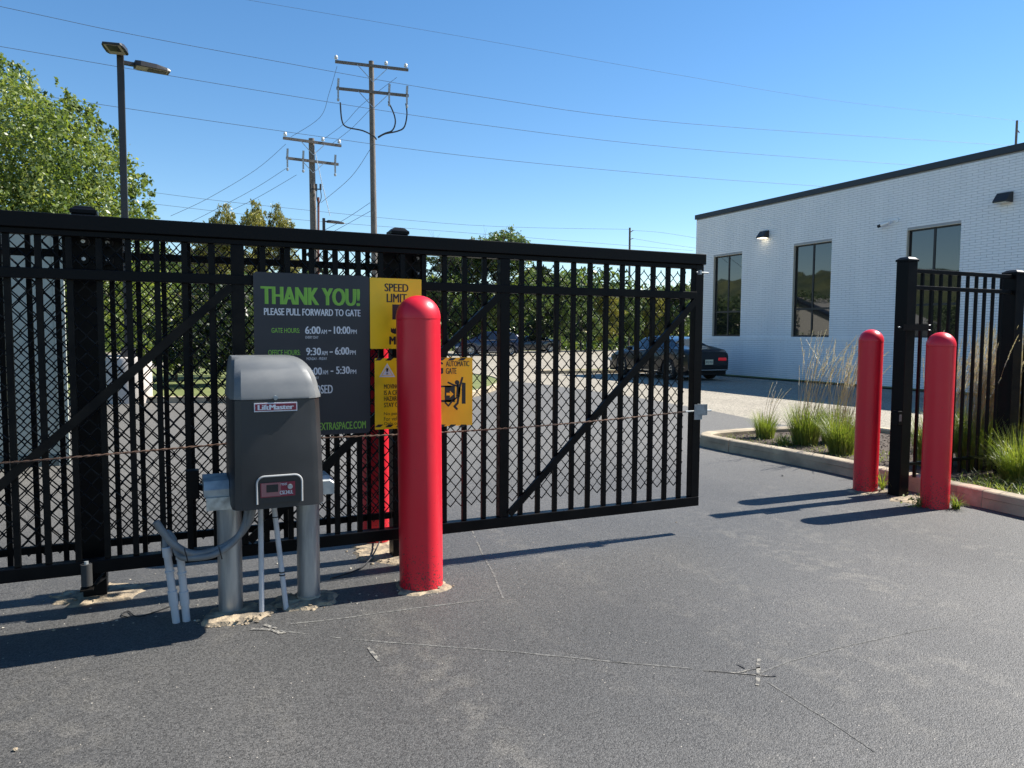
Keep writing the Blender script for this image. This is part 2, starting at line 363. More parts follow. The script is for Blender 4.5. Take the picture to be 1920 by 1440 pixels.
# planting bed by the right-hand fence
bed_line = [(6.22,-6),(6.22,1.0),(6.24,3.0),(6.27,3.9),(6.33,4.7),(6.40,5.5),(6.40,6.4),(6.34,7.2),(6.33,7.66),(6.36,7.84),(6.48,8.0),(6.72,8.12),(7.4,8.16),(8.0,8.12),(9.2,7.9),(9.4,7.3),(9.4,-6)]
bl = smooth_poly(bed_line, 1, closed=False)
blr = list(reversed(bl))     # travel so that the bed lies left
b = MB(); bb = [(x,y) for x,y in blr]
b.add([(x,y,.085) for x,y in bb], [tuple(range(len(bb)))]); tag(b.build('planting_bed', M_MULCH), kind='structure')
# the kerb as separate cast lengths with open joints
def arc_split(pts, step, gap=.008):
    P = [Vector((x, y)) for x, y in pts]; out = []; cur = [P[0]]; acc = 0
    for i in range(1, len(P)):
        a, b2 = P[i-1], P[i]; L0 = (b2-a).length; d = 0
        while acc+(L0-d) > step:
            q = step-acc; d += q; p = a+(b2-a)*(d/L0); cur.append(p); out.append(cur); cur = [p+(b2-a).normalized()*gap]; acc = 0
        acc += L0-d; cur.append(b2)
    out.append(cur); return out
kr = thing('kerb', None, None, (6.3,4,0)); kr['kind'] = 'structure'
parts = arc_split([(x,y) for x,y in reversed(bl)], .0+2.9)
for seg in parts:
    # densify
    q = []
    for i in range(len(seg)-1):
        n = max(1, int((seg[i+1]-seg[i]).length/.25))
        for k in range(n): q.append(seg[i].lerp(seg[i+1], k/n))
    q.append(seg[-1])
    if len(q) < 2: continue
    q = [q[0]]+[p for i, p in enumerate(q[1:]) if (p-q[i]).length > .003]
    kerb('k', [(p.x,p.y) for p in q][::1], .16, .15, M_CURB).build('kerb_length', M_CURB, kr, smooth=True)
# faded red patch on kerb face near the fence post
for ya, yb in ((4.03,4.26),):
    seg = [(x,y) for x,y in reversed(bl)]
    def xk(y):
        for (xa_,ya_),(xb_,yb_) in zip(bl, bl[1:]):
            if ya_ <= y <= yb_: return xa_+(xb_-xa_)*(y-ya_)/max(1e-6,yb_-ya_)
    b2 = kerb('k', [(xk(y)-.003, y) for y in np.linspace(yb, ya, 5)], .166, .1525, M_CURBRED).build('paint_patch', M_CURBRED, kr, smooth=True); b2['label'] = 'faded red paint on the kerb'

# marks, patches and seams on the driveway
marks = MB()
def strip_on(mb, pts, wd, z=.003, jitter=.3):
    P = []
    pts = [Vector((p[0], p[1])) for p in pts]
    for i in range(len(pts)-1):
        n = max(2, int((pts[i+1]-pts[i]).length/.05))
        for k in range(n): P.append(pts[i].lerp(pts[i+1], k/n))
    P.append(pts[-1]); vs = []; z = z-.0015
    for i, p in enumerate(P):
        t = (P[min(i+1,len(P)-1)]-P[max(i-1,0)]).normalized(); l = Vector((-t.y,t.x))
        ww = wd/2*(1+jitter*random.uniform(-1,1)); o = l*random.uniform(-1,1)*wd*jitter*.5
        vs += [(*(p+o+l*ww), z), (*(p+o-l*ww), z)]
    mb.add(vs, [(2*i,2*i+1,2*i+3,2*i+2) for i in range(len(P)-1) if math.sin(i*.21+wd*900)+random.uniform(-.6,.6) > -1.3])
M_SEAM = mat('filled_saw_cut', (.17,.167,.155), .9, bump=.6, bscale=400, col2=(.085,.084,.08), nscale=45, mixlo=.46, mixhi=.56)
M_SEAMD = mat('dark_saw_cut', (.025,.025,.027), .7)
M_CHALK = mat('pale_scraped_mark', (.27,.255,.22), .9, col2=(.085,.083,.08), nscale=40, mixlo=.44, mixhi=.54, bump=.6, bscale=400)
def px2(l): return [onz(x,y)[:2] for x,y in l]
s1 = MB(); strip_on(s1, px2([(520,1182),(640,1197),(760,1207),(960,1222),(1140,1240),(1320,1256)]), .011); strip_on(s1, px2([(1320,1257),(1445,1268)]), .014)
strip_on(s1, px2([(545,1170),(640,1160),(760,1143),(905,1125)]), .013)
strip_on(s1, px2([(882,988),(905,1040),(925,1075),(943,1122)]), .011)
strip_on(s1, px2([(1440,1280),(1500,1318),(1560,1355),(1640,1410)]), .008)
strip_on(s1, px2([(1425,1262),(1480,1240),(1560,1218),(1640,1200),(1700,1187),(1770,1175)]), .009)
tag(s1.build('saw_cut_seams', M_SEAM), kind='stuff')
s2 = MB(); strip_on(s2, px2([(1385,1262),(1425,1252)]), .008, .0045); strip_on(s2, px2([(1422,1236),(1421,1255),(1420,1286)]), .016, .0045); strip_on(s2, px2([(1330,1258),(1450,1269)]), .008, .0045)
strip_on(s2, px2([(470,1180),(510,1181),(525,1188),(538,1185)]), .03, .0045); strip_on(s2, px2([(495,1172),(520,1180)]), .022, .0045); strip_on(s2, px2([(690,1215),(710,1240)]), .015, .0045)
strip_on(s2, px2([(1845,1160),(1868,1153)]), .012, .0045)
tag(s2.build('scrape_marks', M_CHALK), kind='stuff')
s3 = MB(); strip_on(s3, px2([(1383,1246),(1398,1254)]), .008, .006); strip_on(s3, px2([(1440,1268),(1456,1268)]), .012, .006)
strip_on(s3, px2([(1060,1222),(1180,1246)]), .003, .006)
tag(s3.build('dark_scratches', M_SEAMD), kind='stuff')

# mortar footings round the posts, uneven slabs with rubble
def footing(cx, cy, rx, ry, h, label, seed, n=26, name='concrete_footing', rub=20):
    rnd = random.Random(seed); t = thing(name, label, 'concrete footing', (cx,cy,0))
    b = MB(); ring = []
    for k in range(n):
        a = 2*PI*k/n; q = 1+rnd.uniform(-.18,.18); ring.append((math.cos(a)*rx*q, math.sin(a)*ry*q))
    vs = [(cx+x, cy+y, -.002) for x,y in ring]+[(cx+x*.9, cy+y*.9, h*rnd.uniform(.5,1)) for x,y in ring]+[(cx+x*.55, cy+y*.55, h*rnd.uniform(.8,1.3)) for x,y in ring]+[(cx,cy,h*1.1)]
    fs = []
    for k in range(n):
        k2 = (k+1)%n; fs += [(k,k2,n+k2,n+k),(n+k,n+k2,2*n+k2,2*n+k),(2*n+k,2*n+k2,3*n)]
    b.add(vs, fs); b.build('slab', M_RUB, t)
    r = MB()
    for _ in range(rub):
        a = rnd.uniform(0,2*PI); q = rnd.uniform(.6,1.15); s = rnd.choice((.005,.006,.008,.010,.014))
        rock(r, (cx+math.cos(a)*rx*q, cy+math.sin(a)*ry*q, (h*.7 if q<.9 else 0)+s*.3), s, rnd)
    if rub: tag(r.build('rubble', M_RUB, t), kind='stuff')
    return t
def rock(mb, c, s, rnd):
    # a small irregular stone: jittered octahedron with cut corners
    q = Matrix.Rotation(rnd.uniform(0,6.28),3,'Z') @ Matrix.Rotation(rnd.uniform(-.5,.5),3,'X'); vs = []
    for v in ((1,0,0),(.6,.7,.1),(0,1,0),(-.7,.6,0),(-1,0,.1),(-.6,-.7,0),(0,-1,0),(.7,-.6,.1),(.3,.2,.6),(-.35,.15,.55),(0,-.35,.6),(0,0,-.5)):
        p = q @ Vector([a*rnd.uniform(.7,1.15)*s for a in v]); vs.append((c[0]+p.x, c[1]+p.y, c[2]+p.z*.8))
    f = []
    for k in range(8): f.append((11,(k+1)%8,k))
    f += [(0,1,8),(1,2,8),(2,3,9),(3,4,9),(4,5,9),(5,6,10),(6,7,10),(7,0,8),(2,9,8),(5,10,9),(7,8,10),(8,9,10)]
    mb.add(vs, f)
footing(-.36,4.63,.24,.17,.012,'crumbling mortar footing under the black post at far left',1)
footing(.30,4.0,.17,.15,.02,'crumbled tan mortar footing round the left galvanised operator post',2, rub=70)
footing(.66,4.06,.18,.13,.02,'mortar footing round the right galvanised operator post',3, rub=40)
footing(1.303,4.05,.165,.16,.012,'thin mortar ring round the base of the tallest red bollard',4, rub=12)
footing(1.32,4.78,.25,.30,.015,'mortar footing between the black gate post and the red bollard behind it',5, rub=50)
footing(5.95,4.88,.20,.17,.010,'mortar footing round the left of the two right-hand red bollards',6, rub=30)
footing(6.0,4.5,.22,.17,.008,'mortar footing under the latch post between the two right-hand bollards',7, rub=30)
# pebbles scattered on the driveway
pb = MB(); rnd = random.Random(5)
for _ in range(170):
    x, y = rnd.uniform(-1.5,6), rnd.uniform(1.1,6); s = rnd.uniform(.0015,.0045)
    rock(pb, (x,y,s*.4), s, rnd)
for _ in range(60):
    x, y = rnd.uniform(-.8,1.5), rnd.uniform(3.85,4.9); s = rnd.uniform(.003,.009); rock(pb, (x,y,s*.4), s, rnd)
tag(pb.build('pebbles', mat('pale_pebbles', (.40,.37,.31), .9)), kind='stuff')
for i,(x,y,s,l) in enumerate(((102,1183,.010,'pale leaf-like stone chip at the lower left of the driveway'),(28,1408,.011,'tan pebble at the bottom left corner of the driveway'),
        (1268,980,.008,'white chip on the asphalt below the end of the gate'),(1467,893,.016,'small dark stone on the asphalt left of the right-hand bollards'))):
    p = onz(x,y); mb = MB(); rock(mb, (p.x,p.y,s*.5), s, rnd); tag(mb.build('stone_chip', M_RUB if i!=3 else M_SEAMD), l, 'stone')

# ------------------------------------------------------------------ bollards
def bollard(x, y, h, r, label, tilt=(0,0), group='red bollards guarding the gate posts'):
    t = thing('bollard', label, 'bollard', (0,0,0), group)
    hs = h-r*.98
    prof = [(r,0),(r,hs-.012)]
    b = MB(); b.lathe(prof, n=48); b.build('sleeve', M_RED, t, smooth=True)
    prof = [(r*.985,hs-.012),(r*1.012,hs-.010),(r*1.012,hs+.002)]
    for k in range(1, 12):
        a = PI/2*k/12; prof.append((r*1.006*math.cos(a), hs+.002+(h-hs-.002)*math.sin(a)))
    prof.append((.003,h)); b = MB(); b.lathe(prof, n=48); b.build('domed_cap', M_RED, t, smooth=True)
    t.location = (x,y,-.003); t.rotation_euler = (tilt[0], tilt[1], 0); return t
bollard(1.303,4.05,1.668,.124,'tall red bollard in the foreground beside the gate operator', (0,-.010))
bollard(1.300,5.06,1.50,.105,'red bollard behind the sliding gate, seen through its mesh')
bollard(5.947,4.92,1.52,.107,'red bollard on the far side of the latch post, left one of the right-hand pair', (0,.004))
bollard(5.937,4.21,1.494,.112,'red bollard with weeds at its foot, right-hand one at the latch post', (0,-.004))

# ------------------------------------------------------------------ chain-link mesh
def chainlink(mb, x0, x1, z0, z1, y, r=.0036, w=.0362, phase=0):
    n = int((x1-x0)/w); hgt = .0432; rows = int((z1-z0)/hgt)
    for k in range(n):
        xa, xb = x0+k*w-.0025, x0+(k+1)*w+.0025; pts = []
        for j in range(rows+1):
            z = z1-j*hgt; side = (j+k+phase) % 2
            x = xb if side else xa
            dz = .004; yo = .003*(1 if side else -1)
            sgn = -1 if side else 1
            if j == 0: pts += [(x, y+yo, z+.006), (x+sgn*.006, y-yo, z-.006)]
            elif j == rows: pts += [(x, y+yo, z)]
            else:
                pts += [(x+sgn*.004, y+yo, z+dz), (x, y, z), (x+sgn*.004, y-yo, z-dz)]
        mb.tube(pts, r, 4, cap=False)

# ------------------------------------------------------------------ sliding gate
GY = 4.38
g = thing('sliding_gate', 'long black steel sliding gate with vertical pickets, diagonal braces and chain link', 'gate', (0,GY,.2))
GX0, GX1 = -2.86, 3.53
MB().bbox(GX0,GX1+.005,GY-.05,GY+.05,1.958,2.033,.004).build('top_rail', M_BLACK, g)
MB().bbox(GX0,GX1-.03,GY-.028,GY+.032,1.928,1.957,.003).build('track_rail', M_BLACK, g)
ups = [-2.82,-1.235,.36,1.960,3.495]
MB().bbox(GX0,GX1-.06,GY-.036,GY+.012,1.712,1.764,.003).build('middle_rail', M_BLACK, g)
MB().bbox(GX0,GX1,GY-.032,GY+.032,.200,.268,.004).build('bottom_rail', M_BLACK, g)
for u in ups:
    wd = .033 if u < 3 else .035
    MB().bbox(u-wd,u+wd,GY-.030,GY+.030,.269,1.927 if u < 3 else 1.957,.003).build('upright', M_BLACKDUST if u < 1 else M_BLACK, g)
pk = MB().bbox(-.0145,.0145,-.0145,.0145,0,1.658,.002).build('picket', M_BLACKDUST, g); pk.location = (0,0,0)
pm = pk.data; bpy.data.objects.remove(pk)
# mesh was stored relative to the gate root: rebuild in local space
def localmesh(mb, name, m, smooth=False):
    o = mb.build(name, m, None, smooth); me = o.data; bpy.data.objects.remove(o); return me
pm = localmesh(MB().bbox(-.0145,.0145,-.0145,.0145,0,1.658,.002), 'picket', M_BLACKDUST)
pm2 = localmesh(MB().bbox(-.0145,.0145,-.0145,.0145,0,1.658,.002), 'picket', M_BLACK)
for i in range(len(ups)-1):
    a, b_ = ups[i], ups[i+1]; n = 12
    for k in range(1, n):
        x = a+(b_-a)*k/n
        inst(pm if x < .9 else pm2, 'picket', g, (x, GY+.002, .269))
for i in range(len(ups)-1):
    a, b_ = ups[i]+.035, ups[i+1]-.035
    MB().bar((a,GY-.030,.285),(b_,GY-.030,1.70),.045,.022,(0,1,0)).build('diagonal_brace', M_BLACKDUST if i < 2 else M_BLACK, g)
b = MB(); chainlink(b, -2.8, 3.46, .315, 1.905, GY+.045); b.build('chain_link', M_WIRE, g)
# rusty drive chain along the gate and its end bracket
ch = MB(); A = Vector((-2.8,GY-.06,.79)); B = Vector((3.39,GY-.06,.905))
NL = 620
for sgn in (0, PI):
    pts = []
    for k in range(NL+1):
        q = k/NL; p = A.lerp(B, q); sag = -.028*math.sin(PI*min(1, max(0, (p.x-.6)/2.8))) if p.x > .6 else -.022*math.sin(PI*min(1, (p.x+2.8)/3.2))
        ph = q*6.19/.022*PI*.5+sgn
        pts.append((p.x, p.y+.0026*math.sin(ph), p.z+sag+.0032*math.cos(ph)))
    ch.tube(pts, .0033, 4)
ch.build('drive_chain', M_RUST, g)
b = MB(); b.tube([(3.37,GY-.06,.905),(3.60,GY-.06,.905)], .006, 8)
b.build('chain_bolt', M_GALVP, g, smooth=True)
b = MB(); b.box(3.43,3.50,GY-.085,GY-.080,.845,.955); b.box(3.496,3.503,GY-.0795,GY-.033,.845,.955); b.box(3.50,3.545,GY-.085,GY-.080,.875,.955)
for dx in (.51,.525,.54): b.tube([(3+dx,GY-.06,.905),(3+dx+.006,GY-.06,.905)], .016, 12)
b.build('chain_bracket', mat('dull_zinc_bracket', (.26,.28,.28), .6, col2=(.17,.18,.18), nscale=30), g)
b = MB(); b.tube([(3.44,GY-.06,1.90),(3.545,GY-.06,1.90)], .006, 8); b.box(3.46,3.475,GY-.075,GY-.045,1.885,1.915); b.build('stop_bolt', M_GALVP, g)

# ------------------------------------------------------------------ fixed fence behind the gate with two posts
def fpost(x, y, w, h, label, cap=.02, name='fence_post', base=0):
    t = thing(name, label, 'fence post', (x,y,base))
    MB().bbox(x-w/2,x+w/2,y-w/2,y+w/2,base-.02,h-.03,.005).build('shaft', M_BLACK, t)
    b = MB(); q = w/2+.006
    rings = []
    for z, s in ((h-.030,1),(h-.012,1),(h-.004,.82),(h+.008,.62),(h+.012,.40)):
        rings.append([(x-q*s,y-q*s,z),(x+q*s,y-q*s,z),(x+q*s,y+q*s,z),(x-q*s,y+q*s,z)])
    b.loft(rings); b.build('cap', M_BLACK, t); return t
fpost(-.385,4.63,.115,2.105,'black square post behind the gate, second bay from the left, with cantilever rollers')
fpost(1.345,4.65,.105,2.105,'black square post behind the yellow signs and tall red bollard')
def roller(x, y, z, label):
    t = thing('gate_roller', label, 'gate roller', (x,y,z), 'roller brackets carrying the gate')
    b = MB(); b.bbox(x-.12,x+.16,y-.06,y-.045,z-.18,z+.03,.003); b.build('bracket_plate', M_BLACK, t)
    for dx in (-.02,.09):
        for dz in (-.04,-.13):
            b = MB(); b.tube([(x+dx,y-.10,z+dz),(x+dx,y-.062,z+dz)], .026, 16); b.build('roller_wheel', M_BLACK, t, smooth=True)
            b = MB(); b.tube([(x+dx,y-.112,z+dz),(x+dx,y-.1005,z+dz)], .010, 6); b.build('hub_bolt', M_GALV, t)
roller(-.36,4.56,1.955,'black roller bracket at the top of the left black post')
roller(1.33,4.58,1.955,'black roller bracket at the top of the post behind the yellow signs')
t = thing('guide_roller', 'grey rubber guide roller on bent bracket under the gate at the left post', 'guide roller', (-.40,4.33,.2))
b = MB(); b.tube([(-.40,4.325,.150),(-.40,4.325,.262)], .026, 20); b.build('rubber_wheel', mat('grey_rubber', (.03,.03,.03), .7), t, smooth=True)
b = MB(); b.box(-.43,-.37,4.29,4.36,.128,.136); b.bar((-.40,4.36,.13),(-.35,4.58,.11),.05,.008,(0,0,1)); b.bar((-.37,4.36,.135),(-.30,4.575,.20),.012,.012); b.build('bracket', M_BLACKDUST, t)
b = MB(); b.tube([(-.40,4.325,.262),(-.40,4.325,.276)], .010, 8); b.build('axle_nut', M_GALVP, t)

ff = thing('fixed_fence', 'black picket fence with chain link standing right behind the left half of the gate', 'fence', (-.8,4.64,0))
for a, b_ in ((-3.0,-.448),(-.322,1.287)):
    for z0, z1, nm in ((1.985,2.03,'top_rail'),(1.845,1.885,'second_rail'),(.262,.302,'bottom_rail')):
        MB().bbox(a,b_,4.625,4.655,z0,z1,.003).build(nm, M_BLACK, ff)
pmf = localmesh(MB().bbox(-.013,.013,-.010,.010,0,1.84,.002), 'picket', M_BLACK)
x = -2.94
while x < 1.26:
    if not (-.47 < x < -.30): inst(pmf, 'picket', ff, (x, 4.613, .145))
    x += .1275
b = MB(); chainlink(b, -2.98, 1.27, .24, 1.97, 4.672, phase=1); b.build('chain_link', M_WIRE, ff)

# ------------------------------------------------------------------ signs on the gate
SY = GY-.052
def sign_box(name, label, x0, x1, z0, z1, m, y=SY, th=.004, bev=.012):
    t = thing(name, label, 'sign', ((x0+x1)/2, y, z0))
    poly = [(x0+bev,z0),(x1-bev,z0),(x1,z0+bev),(x1,z1-bev),(x1-bev,z1),(x0+bev,z1),(x0,z1-bev),(x0,z0+bev)]
    b = MB(); n = 8
    b.add([(a,y-th,c) for a,c in poly]+[(a,y,c) for a,c in poly], [tuple(range(n)), tuple(reversed(range(n,2*n)))]+[(i,n+i,n+(i+1)%n,(i+1)%n) for i in range(n)])
    b.build('panel', m, t)
    return t
def P(x, y): q = at(x, y, SY-.006); return q.x, q.z
YT = SY-.0052
def ptext(s, xl, xr, yt, yb, m, par, bold=.0, yl=None):
    # yl: y pixel at text centre; box from pixels
    a = P(xl, yb); c = P(xr, yt); xm = (xl+xr)/2
    return text(s, a[0], c[0], P(xm,yb)[1], P(xm,yt)[1], YT, m, par, bold=bold)
th = sign_box('gate_hours_sign', 'large slate blue sign with green THANK YOU! and opening hours', P(476,600)[0], P(693,600)[0], P(697,811)[1], P(600,514)[1], M_SIGN)
ptext('THANK YOU!', 489, 675, 539, 572, M_GREENP, th, .035)
ptext('PLEASE PULL FORWARD TO GATE', 495, 676, 579, 592, M_WHITEP, th, .02)
ptext('GATE HOURS:', 509, 562, 615, 624, M_GREENP, th, .01)
ptext('6:00', 572, 601, 612, 626, M_WHITEP, th, .02); ptext('AM', 602, 613, 618, 626, M_WHITEP, th, .01); ptext('-', 616, 621, 619, 621, M_WHITEP, th)
ptext('10:00', 626, 657, 612, 626, M_WHITEP, th, .02); ptext('PM', 658, 669, 618, 626, M_WHITEP, th, .01)
ptext('EVERY DAY', 573, 597, 630, 635, M_WHITEP, th)
ptext('OFFICE HOURS:', 503, 563, 656, 666, M_GREENP, th, .01)
ptext('9:30', 574, 602, 652, 666, M_WHITEP, th, .02); ptext('AM', 603, 614, 658, 666, M_WHITEP, th, .01); ptext('-', 618, 624, 659, 661, M_WHITEP, th)
ptext('6:00', 628, 655, 651, 665, M_WHITEP, th, .02); ptext('PM', 656, 667, 657, 665, M_WHITEP, th, .01)
ptext('MONDAY - FRIDAY', 575, 613, 670, 675, M_WHITEP, th)
ptext('9:00', 576, 604, 689, 703, M_WHITEP, th, .02); ptext('AM', 605, 615, 694, 702, M_WHITEP, th, .01); ptext('-', 620, 625, 695, 697, M_WHITEP, th)
ptext('5:30', 630, 656, 687, 701, M_WHITEP, th, .02); ptext('PM', 657, 668, 693, 701, M_WHITEP, th, .01)
ptext('SATURDAY', 575, 598, 706, 711, M_WHITEP, th)
ptext('CLOSED', 574, 624, 722, 738, M_WHITEP, th, .02)
ptext('EXTRASPACE.COM', 598, 686, 791, 805, M_GREENP, th, .015)
sp = sign_box('speed_limit_sign', 'yellow SPEED LIMIT 5 MPH sign partly hidden by the tall red bollard', P(694,590)[0], P(790.5,590)[0], P(740,654)[1], P(740,522)[1], M_YEL, bev=.004)
ptext('SPEED', 721, 766, 532, 547, M_INK, sp, .02); ptext('LIMIT', 725, 763, 551, 567, M_INK, sp, .02)
ptext('5', 733, 762, 571, 626, M_INK, sp, .04); ptext('MPH', 730, 762, 631, 646, M_INK, sp, .03)
mv = sign_box('moving_gate_sign', 'yellow MOVING AUTOMATIC GATE warning sign with crushed figure pictogram and hazard stripes', P(703,740)[0], P(886,740)[0], P(800,801)[1], P(800,671)[1], M_YEL, bev=.003)
def poly_on(par, pts, m, name='print', y=YT):
    b = MB(); v = [P(*p) for p in pts]; b.add([(a,y,c) for a,c in v], [tuple(range(len(v)))]); return b.build(name, m, par)
def poly_line(par, pts, wpx, m, name='print'):
    b = MB(); 
    for i in range(len(pts)-1):
        a, c = Vector(P(*pts[i])), Vector(P(*pts[i+1])); wd = wpx/372/2
        t = (c-a).normalized(); n = Vector((-t.y,t.x))*wd; a2, c2 = a-t*wd*.5, c+t*wd*.5
        b.add([(q.x,YT-.0001*i,q.y) for q in (a2+n,a2-n,c2-n,c2+n)], [(0,1,2,3)])
    return b.build(name, m, par)
for y0, y1, sk in ((671,676,6),(796,801,6)):
    for k in range(10):
        xa = 703+k*19.5
        if xa < 700 or xa+10 > 886: continue
        poly_on(mv, [(xa,y1),(xa+10,y1),(min(886,xa+10+sk),y0),(xa+sk,y0)], M_INK, 'hazard_stripe')
poly_on(mv, [(711,707),(741,707),(726,681)], M_WHITEP, 'warning_triangle')
poly_on(mv, [(715,704.5),(737,704.5),(726,686)], M_YEL, 'warning_triangle', YT-.0008); poly_on(mv, [(717,703.5),(735,703.5),(726,688)], M_WHITEP, 'warning_triangle', YT-.0012)
text('!', P(724,700)[0], P(728,700)[0], P(726,702)[1], P(726,690)[1], YT-.002, M_INK, mv, bold=.06)
ptext('WARNING', 745, 831, 679, 702, M_INK, mv, .04)
ptext('AUTOMATIC', 836, 880, 677, 687, M_INK, mv, .02); ptext('GATE', 836, 856, 690, 701, M_INK, mv, .02)
for i, s in enumerate(('MOVING GATE','IS A CRUSHING','HAZARD','STAY CLEAR')):
    ptext(s, 720, (768,776,749,764)[i], 720+i*11.5, 728.5+i*11.5, M_INK, mv, .015)
for i, s in enumerate(('No pedestrians','For vehicles','Only one at a time')):
    ptext(s, 720, (775,762,785)[i], 772+i*9, 779.5+i*9, M_INK, mv)
# pictogram: gate panel, arrow, figure, post
for q in ([(822,723),(846,723),(846,726),(822,726)], [(822,750),(850,750),(850,754),(822,754)]): poly_on(mv, q, M_INK)
poly_on(mv, [(834,723),(853,723),(853,754),(834,754)], M_INK)
poly_on(mv, [(837,736.5),(843.5,736.5),(843.5,732.5),(850.5,739),(843.5,745.5),(843.5,741.5),(837,741.5)], M_YEL, 'arrow', YT-.001)
poly_on(mv, [(866,717),(873,718),(873,757),(866,757)], M_INK)
poly_on(mv, [(857+4.3*math.cos(a),717+4.3*math.sin(a)) for a in [k*PI/6 for k in range(12)]][::-1], M_INK)
poly_line(mv, [(861,738),(862,725),(867,708)], 5, M_INK); poly_line(mv, [(858,724),(851,722),(840,717)], 4, M_INK)
poly_line(mv, [(860,722),(859,742)], 9, M_INK, 'figure'); poly_line(mv, [(860,742),(858,756),(852,762),(857,767)], 5, M_INK); poly_line(mv, [(857,745),(848,752),(841,761),(835,755)], 4, M_INK)

# ------------------------------------------------------------------ gate operator
op = thing('gate_operator', 'dark grey plastic gate motor housing with curved lid and maroon badge on two galvanised posts', 'gate operator', (.48,4.0,0))
X0, X1, YF, YB = .268, .705, 3.735, 4.15
def ring(z, fi=0, ri=0, li=0, bi=0, e=0):
    return [(X0-e+li,YB-bi,z),(X0-e+li,YF+.055+fi,z),(X0+.012-e*.5+li,YF+.018+fi,z),(X0+.040+li,YF-e+fi,z),(X1-.062-ri,YF-e+fi,z),(X1-.030-ri+e*.5,YF+.012+fi,z),(X1-ri+e,YF+.065+fi,z),(X1-ri+e,YB-bi,z)]
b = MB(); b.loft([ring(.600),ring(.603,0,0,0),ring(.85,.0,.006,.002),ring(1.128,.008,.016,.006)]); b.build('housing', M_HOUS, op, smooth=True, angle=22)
b = MB(); rings = [ring(1.131,.008,.014,.006,0,.006), ring(1.142,.008,.014,.006,0,.006)]
for k in range(1, 11):
    q = PI/2*k/10; c = 1-math.cos(q); rings.append(ring(1.142+.192*math.sin(q), .010+.20*c, .016+.115*c, .006+.022*c, .03*c))
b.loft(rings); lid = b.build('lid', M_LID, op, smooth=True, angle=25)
def OP(x, y, d=0): q = at(x, y, YF-.006-d); return q.x, q.z
def oprect(x0, x1, y0, y1, m, name, par, d0=.0, d1=.004, bev=0):
    a = OP(x0,(y0+y1)/2); c = OP(x1,(y0+y1)/2); zt = OP((x0+x1)/2,y0)[1]; zb = OP((x0+x1)/2,y1)[1]
    b = MB(); b.box(a[0],c[0],YF-d1,YF-d0,zb,zt); return b.build(name, m, par)
bd = oprect(476.5,557.5,755,771.5,M_WHITEP,'badge',op,-.006,.004)
oprect(478.5,555.5,757,769.5,M_MAROON,'badge_field',bd,.0041,.0055)
a, c = OP(483,767), OP(551,759); text('LiftMaster', a[0], c[0], OP(517,768)[1], OP(517,758.3)[1], YF-.0062, M_WHITEP, bd, bold=.035)
b = MB(); q = OP(517,746); b.tube([(q[0],YF+.02,q[1]),(q[0],YF-.005,q[1])], .011, 16); b.tube([(q[0],YF-.005,q[1]),(q[0],YF-.008,q[1])], .007, 12); b.build('lid_lock', M_GALVP, op, smooth=True)
# control recess with raised pale rim
xl, zt = OP(481,893); xr, zb = OP(566,938)
zt = OP(523,891)[1]
arch = [(xl,zb)]
rr = .035
for k in range(7): q = PI-PI/2*k/6; arch.append((xl+rr+rr*math.cos(q), zt-rr+rr*math.sin(q)))
for k in range(7): q = PI/2-PI/2*k/6; arch.append((xr-rr+rr*math.cos(q), zt-rr+rr*math.sin(q)))
arch.append((xr,zb))
b = MB(); n = len(arch)
b.add([(x,YF-.012,z) for x,z in arch]+[(x,YF+.01,z) for x,z in arch], [tuple(range(n))]+[(i,n+i,n+i+1,i+1) for i in range(n-1)]); b.f.append((0,n-1,2*n-1,n))
hood = b.build('control_hood', M_HOUS, op)
b = MB(); rim = [(x,YF-.016,z) for x,z in arch]; b.tube(rim, .0048, 8); b.build('hood_rim', mat('pale_grey_trim', (.40,.40,.39), .5), hood, smooth=True)
cp = oprect(488,553,903.5,930.5,M_MAROON,'control_panel',op,.0125,.016)
oprect(489.5,526,905,930,mat('panel_pink', (.30,.12,.12), .5),'panel_field',cp,.0161,.0166)
oprect(499,521,908,922,M_INK,'display',cp,.0168,.0180)
q = OP(543,911); b = MB(); b.tube([(q[0],YF-.010,q[1]),(q[0],YF-.026,q[1])], .012, 20); b.build('key_switch', M_GALVP, cp, smooth=True)
text('CSL24UL', OP(524,923)[0], OP(549,923)[0], OP(536,925.5)[1], OP(536,918.5)[1], YF-.0172, M_WHITEP, cp, bold=.02)
text('reset', OP(526,908)[0], OP(538,908)[0], OP(532,909)[1], OP(532,904)[1], YF-.0172, M_WHITEP, cp)
# galvanised frame and posts
b = MB(); b.box(.275,.70,3.80,4.13,.588,.598); b.build('base_plate', M_GALVP, op)
b = MB(); rings = []
for x in (.150,.266): rings.append([(x,3.92,.640),(x,3.92,.675),(x,3.945,.715),(x,4.12,.722),(x,4.14,.70),(x,4.14,.640)])
b.loft([list(reversed(r)) for r in rings]); b.build('left_channel', M_GALVP, op)
b = MB(); b.box(.158,.41,3.905,3.913,.575,.638); b.box(.158,.41,3.9135,4.10,.632,.639); b.build('left_flange', mat('streaked_zinc_plate', (.56,.57,.53), .6, metal=.3, col2=(.35,.34,.30), nscale=22, ndetail=8), op)
b = MB(); rings = []
for x, s in ((.708,1),(.765,1),(.785,.8)): rings.append([(x,3.93,.605),(x,3.93,.605+.07*s),(x,3.96,.605+.095*s),(x,4.10,.605+.095*s),(x,4.10,.605)])
b.loft([list(reversed(r)) for r in rings]); b.build('right_channel', M_GALVP, op)
for x, y in ((.272,4.055),(.672,4.075)):
    b = MB(); b.tube([(x,y,-.01),(x,y,.585)], .060, 32); b.build('post', M_GALV, op, smooth=True)
